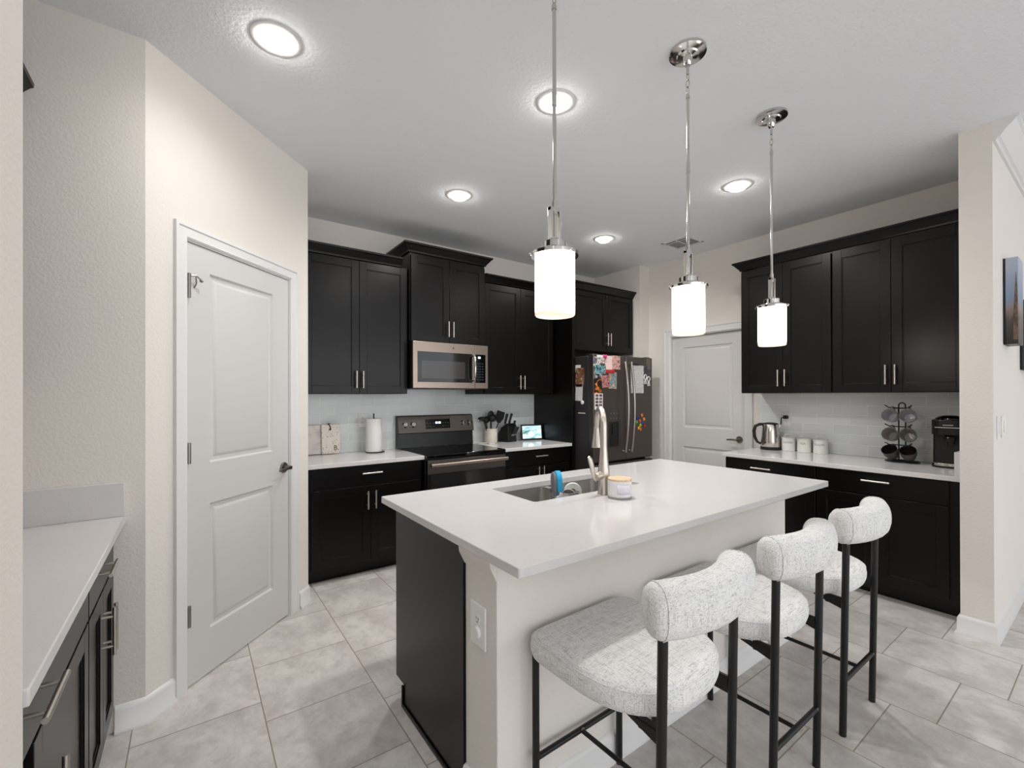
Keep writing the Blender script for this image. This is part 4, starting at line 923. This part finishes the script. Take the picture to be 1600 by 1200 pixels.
m = MB(Ts); m.lathe([(.033, 0), (.033, .0003), (0, .0003)], (-.012, -.0013, .066), 24, Matrix.Rotation(PI / 2, 4, 'X')); m.box(-.105, -.068, -.0016, -.0012, .138, .146); obj('screen_highlight', m, M_SCRW, t)
# charging cable by crock
m = MB(); m.tube([(2.31, 3.90, ZC + .006), (2.36, 3.87, ZC + .006), (2.42, 3.80, ZC + .007), (2.40, 3.74, ZC + .006), (2.44, 3.70, ZC + .006)], .0055, 8); obj('charging_cable', m, M_WHITEPL, label='short white cable lying on the counter between range and crock', cat='cable')

# ------------------------------------------------------------------ right counter things
kx, ky = 4.165, 1.884
t = thing('electric_kettle', 'stainless steel electric kettle with black handle on the right counter', 'kettle', (kx, ky, ZC))
m = MB(); m.lathe([(.080, .0003), (.082, .004), (.082, .022), (.078, .026), (0, .026)], (kx, ky, ZC), 36); obj('base', m, M_BLACKPLASTIC, t)
m = MB(); m.lathe([(.076, .026), (.0785, .03), (.077, .08), (.070, .16), (.064, .215), (.060, .224), (0, .226)], (kx, ky, ZC), 40); obj('body', m, M_KETTLE, t)
m = MB(); m.lathe([(.058, .225), (.056, .234), (.02, .240), (0, .240)], (kx, ky, ZC), 32); obj('lid', m, M_BLACKPLASTIC, t)
hd = Vector((-.50, .866, 0))
kp = lambda r, z: (kx + hd.x * r, ky + hd.y * r, ZC + z)
m = MB(); m.tube([kp(.050, .222), kp(.085, .222), kp(.118, .205), kp(.130, .165), kp(.125, .11), kp(.105, .065), kp(.078, .05)], [.012, .013, .014, .014, .013, .011, .009], 12, flat=1.2); obj('handle', m, M_BLACKPLASTIC, t, smooth=60)
sp = lambda r, z, w_: [(kx - hd.x * r - hd.y * w_, ky - hd.y * r + hd.x * w_, ZC + z), (kx - hd.x * r + hd.y * w_, ky - hd.y * r - hd.x * w_, ZC + z)]
m = MB(); m.loft([[*sp(.055, .175, .012), *sp(.04, .175, .012)[::-1]], [*sp(.066, .20, .022), *sp(.04, .20, .022)[::-1]], [*sp(.082, .222, .012), *sp(.04, .224, .03)[::-1]]]); obj('spout', m, M_KETTLE, t)
m = MB(); wv = [Vector((kx + .0755 * math.cos(a) , ky + .0755 * math.sin(a), 0)) for a in (math.radians(160),)][0]
m.T = Matrix.Translation((kx, ky, ZC)) @ Matrix.Rotation(math.radians(165), 4, 'Z'); m.sphere((.072, 0, .115), 1, 12, 10, (.006, .010, .060)); obj('water_gauge', m, M_GREYWIN, t)
t = plate('wall_outlet', 'white wall outlet behind the kettle on the right backsplash', TR(XR - .008, 1.795, -PI / 2, 1.132), .078, .122)
t = thing('power_cord', 'black kettle plug and cord in the outlet behind the kettle', 'cord', (4.25, 1.80, 1.06))
m = MB(); m.box(XR - .050, XR - .0165, 1.778, 1.812, 1.137, 1.166); obj('plug', m, M_BLACKPLASTIC, t, bevel=.004)
m = MB(); m.tube([(XR - .048, 1.800, 1.150), (XR - .052, 1.822, 1.145), (XR - .035, 1.832, 1.11), (XR - .030, 1.838, 1.08), (XR - .035, 1.862, 1.058), (XR - .030, 1.875, 1.0), (XR - .022, 1.88, ZC + .006)], .0045, 8); obj('cord', m, M_BLACKPLASTIC, t, smooth=60)
def canister(x, y, txt, label):
    t = thing('canister', label, 'canister', (x, y, ZC), 'white lidded canisters')
    m = MB(); m.lathe([(.050, .0003), (.052, .003), (.052, .104), (.050, .106), (0, .106)], (x, y, ZC), 36); obj('tin', m, M_CANI, t)
    m = MB(); m.lathe([(.0545, .104), (.0545, .112), (.050, .117), (.03, .123), (0, .126)], (x, y, ZC), 36)
    u = Vector((-.35, .94, 0)); pts = [(x + u.x * .034 * math.cos(a), y + u.y * .034 * math.cos(a), ZC + .116 + .026 * math.sin(a)) for a in [PI * k / 12 for k in range(13)]]
    ld = obj('lid', m, M_CANI, t)
    m = MB(); m.tube(pts, .0052, 8); obj('lid_handle', m, M_CANI, ld)
    me = text_mesh(txt, .024, .0003); fa = math.atan2(-y, -x) - .22
    m = MB()
    b2 = bmesh.new(); b2.from_mesh(me); bmesh.ops.subdivide_edges(b2, edges=b2.edges, cuts=1); mp_ = {}
    for v in b2.verts:
        a = fa + v.co.x / .052; r = .0522 + v.co.z
        mp_[v] = m.v((x + r * math.cos(a), y + r * math.sin(a), ZC + .074 + v.co.y))
    for f in b2.faces: m.f([mp_[v] for v in f.verts])
    b2.free(); obj('lettering', m, M_GREYTXT, t, label='grey lettering reading ' + txt)
canister(4.195, 1.749, 'COFFEE', 'white lidded canister marked COFFEE, nearest the kettle')
canister(4.197, 1.628, 'TEA', 'white lidded canister marked TEA, middle of the three')
canister(4.199, 1.508, 'SUGAR', 'white lidded canister marked SUGAR, farthest from the kettle')
# mug rack
rx, ry = 4.135, .972
t = thing('mug_rack', 'black wire mug stand with hooks on the right counter', 'rack', (rx, ry, ZC))
m = MB(); m.tube([(rx + .075 * math.cos(2 * PI * k / 24), ry + .095 * math.sin(2 * PI * k / 24), ZC + .005) for k in range(24)], .0045, 8, closed=True); m.tube([(rx, ry - .093, ZC + .005), (rx, ry + .093, ZC + .005)], .004, 8); obj('base_ring', m, M_BLACKWIRE, t)
m = MB(); g = .019
pts = [(rx, ry + g, ZC + .005), (rx, ry + g, ZC + .40)] + [(rx, ry + g * math.cos(a), ZC + .405 + g * math.sin(a)) for a in [PI * k / 8 for k in range(1, 8)]] + [(rx, ry - g, ZC + .40), (rx, ry - g, ZC + .005)]
m.tube(pts, .0042, 8); obj('post', m, M_BLACKWIRE, t)
for z in (ZC + .385, ZC + .252, ZC + .120):
    m = MB(); m.tube([(rx - .095, ry + .074, z + .022), (rx - .075, ry + .056, z + .006), (rx - .012, ry + g, z), (rx - .012, ry - g, z), (rx - .075, ry - .056, z + .006), (rx - .095, ry - .074, z + .022)], .0038, 8); obj('hook', m, M_BLACKWIRE, t)
def mug(x, y, z, nrm, col, incol, label, hz=1):
    t = thing('coffee_mug', label, 'mug', (x, y, z), 'mugs hanging on the wire rack')
    n = Vector(nrm).normalized(); q = Vector((0, 0, 1)).rotation_difference(n).to_matrix().to_4x4()
    T = Matrix.Translation((x, y, z)) @ q
    m = MB(T); m.lathe([(0, -.085), (.024, -.085), (.033, -.078), (.044, -.045), (.0475, -.004), (.0465, 0)], (0, 0, 0), 32, cap1=False); m.lathe([(.0465, 0), (.0445, -.003), (.041, -.043), (.030, -.074), (0, -.078)], (0, 0, 0), 32, cap0=False)
    o = obj('cup', m, col, t)
    m = MB(T); m.lathe([(.0443, -.004), (.0408, -.043), (.0295, -.0735), (0, -.0775)], (0, 0, 0), 32, cap0=False); obj('glazed_inside', m, incol, t)
    up = (q.to_3x3().inverted() @ Vector((0, 0, 1))); up.z = 0; up.normalize()
    m = MB(T); m.tube([up * r + Vector((0, 0, zz)) for r, zz in ((.043, -.018), (.060, -.016), (.070, -.030), (.068, -.050), (.052, -.062), (.038, -.06))], .005, 8, flat=1.5); obj('handle', m, col, t, smooth=60)
MG1 = mat('pale grey stoneware', (168, 166, 164), .4, bump=(180, .3, .002, 2)); MG1i = mat('blue grey glaze', (168, 168, 174), .15)
MG2 = mat('taupe stoneware', (138, 134, 126), .4, bump=(180, .3, .002, 2)); MG2i = mat('olive grey glaze', (132, 130, 122), .15)
MG3 = mat('charcoal stoneware', (74, 71, 68), .5, bump=(180, .3, .002, 2)); MG3i = mat('dark brown glaze', (40, 35, 34), .25)
for row, (z, a, b_, nz) in enumerate(((1.203, MG1, MG1i, .28), (1.068, MG2, MG2i, .28), (.958, MG3, MG3i, .85))):
    for s, sd in ((1, 'left'), (-1, 'right')):
        nm = ('pale grey', 'taupe', 'dark charcoal')[row]; rw = ('top', 'middle', 'bottom')[row]
        mug(rx - .094, ry + s * .052 + .0, z, (-.85, .10 * s + .05, nz), a, b_, '%s mug on the %s side of the %s tier of the wire rack' % (nm, sd, rw))
# coffee machine
mx, my = 4.105, .712
t = thing('coffee_machine', 'black pod coffee machine with silver base beside the white wall end', 'coffee machine', (mx, my, ZC))
obj('body', MB().box(mx - .02, mx + .15, my - .088, my + .088, ZC + .0005, ZC + .315), M_BLACK, t, bevel=.012)
m = MB()
m.loft([[(x, y, z) for x, y in rrect(mx - .105, mx + .03, my - .088, my + .088, .06, 6)] for z in (ZC + .215, ZC + .315)]); obj('head', m, M_BLACK, t, bevel=.006)
m = MB(); m.lathe([(.080, 0), (.078, .012), (.06, .024), (.03, .031), (0, .033)], (mx + .0, my, ZC + .313), 32); obj('dome_lid', m, M_BLACKGLASS, t)
m = MB(); m.loft([[(x, y, z) for x, y in rrect(mx - .115, mx + .06, my - .088, my + .088, .075, 7)] for z in (ZC + .0006, ZC + .010)]); obj('foot', m, M_BLACKPLASTIC, t)
m = MB(); m.loft([[(x, y, z) for x, y in rrect(mx - .112, mx + .06, my - .087, my + .087, .075, 7)] for z in (ZC + .010, ZC + .032)]); obj('drip_tray', m, M_CHROME, t, bevel=.003, label='silver drip tray')
m = MB(); m.box(mx - .109, mx - .100, my - .060, my + .060, ZC + .262, ZC + .268); obj('silver_trim', m, M_CHROME, t)
m = MB(); m.cyl((mx - .055, my, ZC + .205), (mx - .055, my, ZC + .150), .030, .024, 20); m.sphere((mx - .055, my, ZC + .19), .032, 18, 10); obj('brew_spout', m, M_BLACKGLASS, t)
m = MB(); m.box(mx - .107, mx - .1045, my - .028, my + .022, ZC + .278, ZC + .284); obj('badge', m, mat('badge grey', (150, 150, 150), .4, .5), t)

# ------------------------------------------------------------------ pictures and switches on the stub wall
def canvas(label, x0, x1, z0, z1, m, dep=.06):
    t = thing('canvas_picture', label, 'picture', ((x0 + x1) / 2, .443, z0), 'canvas pictures on the right wall')
    obj('back_band', MB().box(x0, x1, .4345, .4427, z0, z1), M_BLACKPLASTIC, t, bevel=.002)  # black band between the print and the wall
    obj('printed_canvas', MB().box(x0, x1, .443 - dep, .4340, z0, z1), m, t, bevel=.003)
    return t
def m_tower():
    m = bpy.data.materials.new('sky and city print'); m.use_nodes = True; nt = m.node_tree; L = nt.links.new; b = nt.nodes['Principled BSDF']
    tc = nd(nt, 'ShaderNodeTexCoord'); sp_ = nd(nt, 'ShaderNodeSeparateXYZ'); L(tc.outputs['Generated'], sp_.inputs[0])
    n = nd(nt, 'ShaderNodeTexNoise'); n.inputs['Scale'].default_value = 5; L(tc.outputs['Generated'], n.inputs['Vector'])
    a = nd(nt, 'ShaderNodeMath', operation='MULTIPLY_ADD'); a.inputs[1].default_value = .16; L(n.outputs['Fac'], a.inputs[0]); L(sp_.outputs['Z'], a.inputs[2])
    r = nd(nt, 'ShaderNodeValToRGB'); e = r.color_ramp.elements
    for c in range(3): e.new(.5)
    for i, (p_, c) in enumerate(((.10, (40, 38, 40)), (.38, (84, 74, 70)), (.50, (150, 132, 124)), (.60, (128, 150, 176)), (1.0, (176, 184, 200)))): e[i].position = p_; e[i].color = lin(c)
    L(a.outputs[0], r.inputs[0]); L(r.outputs[0], b.inputs['Base Color']); b.inputs['Roughness'].default_value = .35
    return m
MT = m_tower()
t = canvas('narrow tall canvas print of a stone spire under blue sky, nearest the wall end', 3.83, 4.02, 1.635, 2.135, MT)
m = MB(); m.prism([(.385, 1.66), (.404, 1.66), (.402, 1.80), (.396, 1.95), (.391, 2.05), (.387, 1.95), (.385, 1.80)], 3.8285, 3.8295, axis='x')
obj('printed_spire', m, mat('spire print', (120, 98, 80), .5, var=((84, 66, 54), 30, (1, 1, 1), .4, .6)), t)
canvas('second canvas print cut off by the right picture edge', 4.48, 4.80, 1.51, 1.975, m_collage('dark print', [(30, 34, 34), (60, 74, 72), (40, 40, 44)], 6, 51))
def switch(label, x0, x1):
    T = Matrix.Translation(((x0 + x1) / 2, .443, 1.160))
    t = thing('light_switch', label, 'switch', ((x0 + x1) / 2, .443, 1.160), 'white switch plates')
    w = (x1 - x0) / 2
    obj('cover_plate', MB(T).box(-w, w, -.006, -.0003, -.062, .062), M_WHITEPL, t, bevel=.002)
    for q in ([0] if w < .06 else [-.023, .023]): obj('rocker', MB(T).box(q - .016, q + .016, -.011, -.0055, -.033, .033), M_WHITEPL, t, bevel=.002)
switch('white single switch plate nearest the wall end below the canvas', 3.600, 3.675)
switch('wider white double switch plate on the right wall below the canvas', 3.740, 3.860)

# ------------------------------------------------------------------ stools
def stool(cx):
    yr, yfr = .676, 1.100; hr, hf = .1685, .198
    t = thing('bar_stool', '', 'stool', (cx, .89, 0), 'bar stools at the island')
    zs0, zs1 = .535, .618; yc = .925
    def outline(ins, z, n=56):
        out = []
        for k in range(n):
            a = 2 * PI * k / n; c, s = math.cos(a), math.sin(a)
            if s >= 0: p_, a_, b_ = 8.0, .238 - ins, .192 - ins
            else: p_, a_, b_ = 2.6, .238 - ins, .264 - ins
            x = a_ * math.copysign(abs(c) ** (2 / p_), c); y = b_ * math.copysign(abs(s) ** (2 / p_), s)
            out.append((cx + x, yc + y, z))
        return out
    m = MB(); R = []
    for ins, z in ((.05, zs0), (.02, zs0 + .001), (.007, zs0 + .010), (.001, zs0 + .028), (0, zs0 + .045), (.003, zs1 - .020), (.008, zs1 - .011), (.020, zs1 - .005), (.05, zs1 - .001), (.10, zs1 + .002), (.16, zs1 + .003)): R.append(outline(ins, z))
    m.loft(R); st = obj('seat', m, M_FABRIC, t, smooth=70)
    m = MB(); m.tube(outline(.0045, zs1 - .016), .0022, 6, closed=True); obj('piping', m, M_FABRIC, st, smooth=70)
    # backrest: a bent pillow
    L_ = .208; zc = .823; hh, th = .068, .052
    def ring(tt, sc, push=0):
        u = tt * L_
        y = .634 + 1.25 * u * u; dyv = 2.5 * u
        tn = Vector((1, dyv, 0)).normalized(); nn = Vector((-tn.y, tn.x, 0))
        out = []
        for k in range(28):
            a = 2 * PI * k / 28; c, s = math.cos(a), math.sin(a)
            q = th * sc * math.copysign(abs(c) ** (2 / 2.5), c); r = hh * sc * math.copysign(abs(s) ** (2 / 2.5), s)
            p = Vector((cx + .021 + u, y, zc + r)) + nn * q
            out.append(p)
        return out
    m = MB(); R = []
    for tt, sc in ((-1.03, .05), (-1.025, .45), (-1.01, .70), (-.98, .86), (-.93, .955), (-.86, .99), (-.7, 1), (-.5, 1), (-.25, 1), (0, 1), (.25, 1), (.5, 1), (.7, 1), (.86, .99), (.93, .955), (.98, .86), (1.01, .70), (1.025, .45), (1.03, .05)): R.append(ring(tt, sc))
    m.loft(R); bk = obj('backrest', m, M_FABRIC, t, smooth=70)
    for s in (-1, 1):
        m = MB(); m.tube(ring(s * .90, .985), .002, 6, closed=True); obj('piping', m, M_FABRIC, bk, smooth=70)
    for s in (-1, 1):
        m = MB(); m.tube([(cx + s * hr, yr, 0.0005), (cx + s * hr, yr - .014, .775)], .0125, 14, flat=1.0)
        m.box(cx + s * hr - .006 * s - .004, cx + s * hr - .006 * s + .004, yr, yr + .06, .508, .542)
        obj('rear_leg', m, M_BLACKMETAL, t)
        m = MB(); m.tube([(cx + s * hf, yfr, 0.0005), (cx + s * hf, yfr, zs0 + .004)], .0115, 14); obj('front_leg', m, M_BLACKMETAL, t)
    obj('seat_rail', MB().box(cx - hf, cx + hf, yfr - .010, yfr + .010, zs0 - .020, zs0 - .0005), M_BLACKMETAL, t, bevel=.001)
    for s in (-1, 1):
        m = MB(); m.prism([(yr - .006, zs0 - .040), (yr - .006, zs0 - .004), (yr + .10, zs0 - .004), (yr + .10, zs0 - .012)], cx + s * (hr - .004) - .004, cx + s * (hr - .004) + .004, axis='x')
        obj('seat_bracket', m, M_BLACKMETAL, t, bevel=.001)
    zz = .212
    m = MB(); m.cyl((cx - hf, yfr, zz), (cx + hf, yfr, zz), .0095); obj('front_stretcher', m, M_BLACKMETAL, t)
    m = MB(); m.cyl((cx - hr, yr - .002, zz), (cx + hr, yr - .002, zz), .0095); obj('rear_stretcher', m, M_BLACKMETAL, t)
    m = MB(); m.cyl((cx, yr, zz), (cx, yfr, zz), .0075); obj('middle_stretcher', m, M_BLACKMETAL, t)
    m = MB(); m.lathe([(.007, 0), (.007, .003), (0, .004)], (cx, yfr - .0085, zz + .005), 12, Matrix.Rotation(PI / 2, 4, 'X')); obj('bolt', m, M_HINGE, t); m = MB(); m.lathe([(.006, 0), (.006, .003), (0, .004)], (cx + hr - .0115, yr - .008, zz + .004), 12, Matrix.Rotation(PI / 2, 4, 'X')); obj('bolt', m, M_HINGE, t)
    return t
s0 = stool(1.075); s0.rotation_euler = (0, 0, .022); s0['label'] = 'nearest light grey fabric bar stool, closest to the island outlet'
dup(s0, (1.075 + .590, .89, 0), 'middle light grey fabric bar stool of the row at the island')
dup(s0, (1.075 + 1.178, .89, 0), 'farthest light grey fabric bar stool, in front of the right base cabinets')
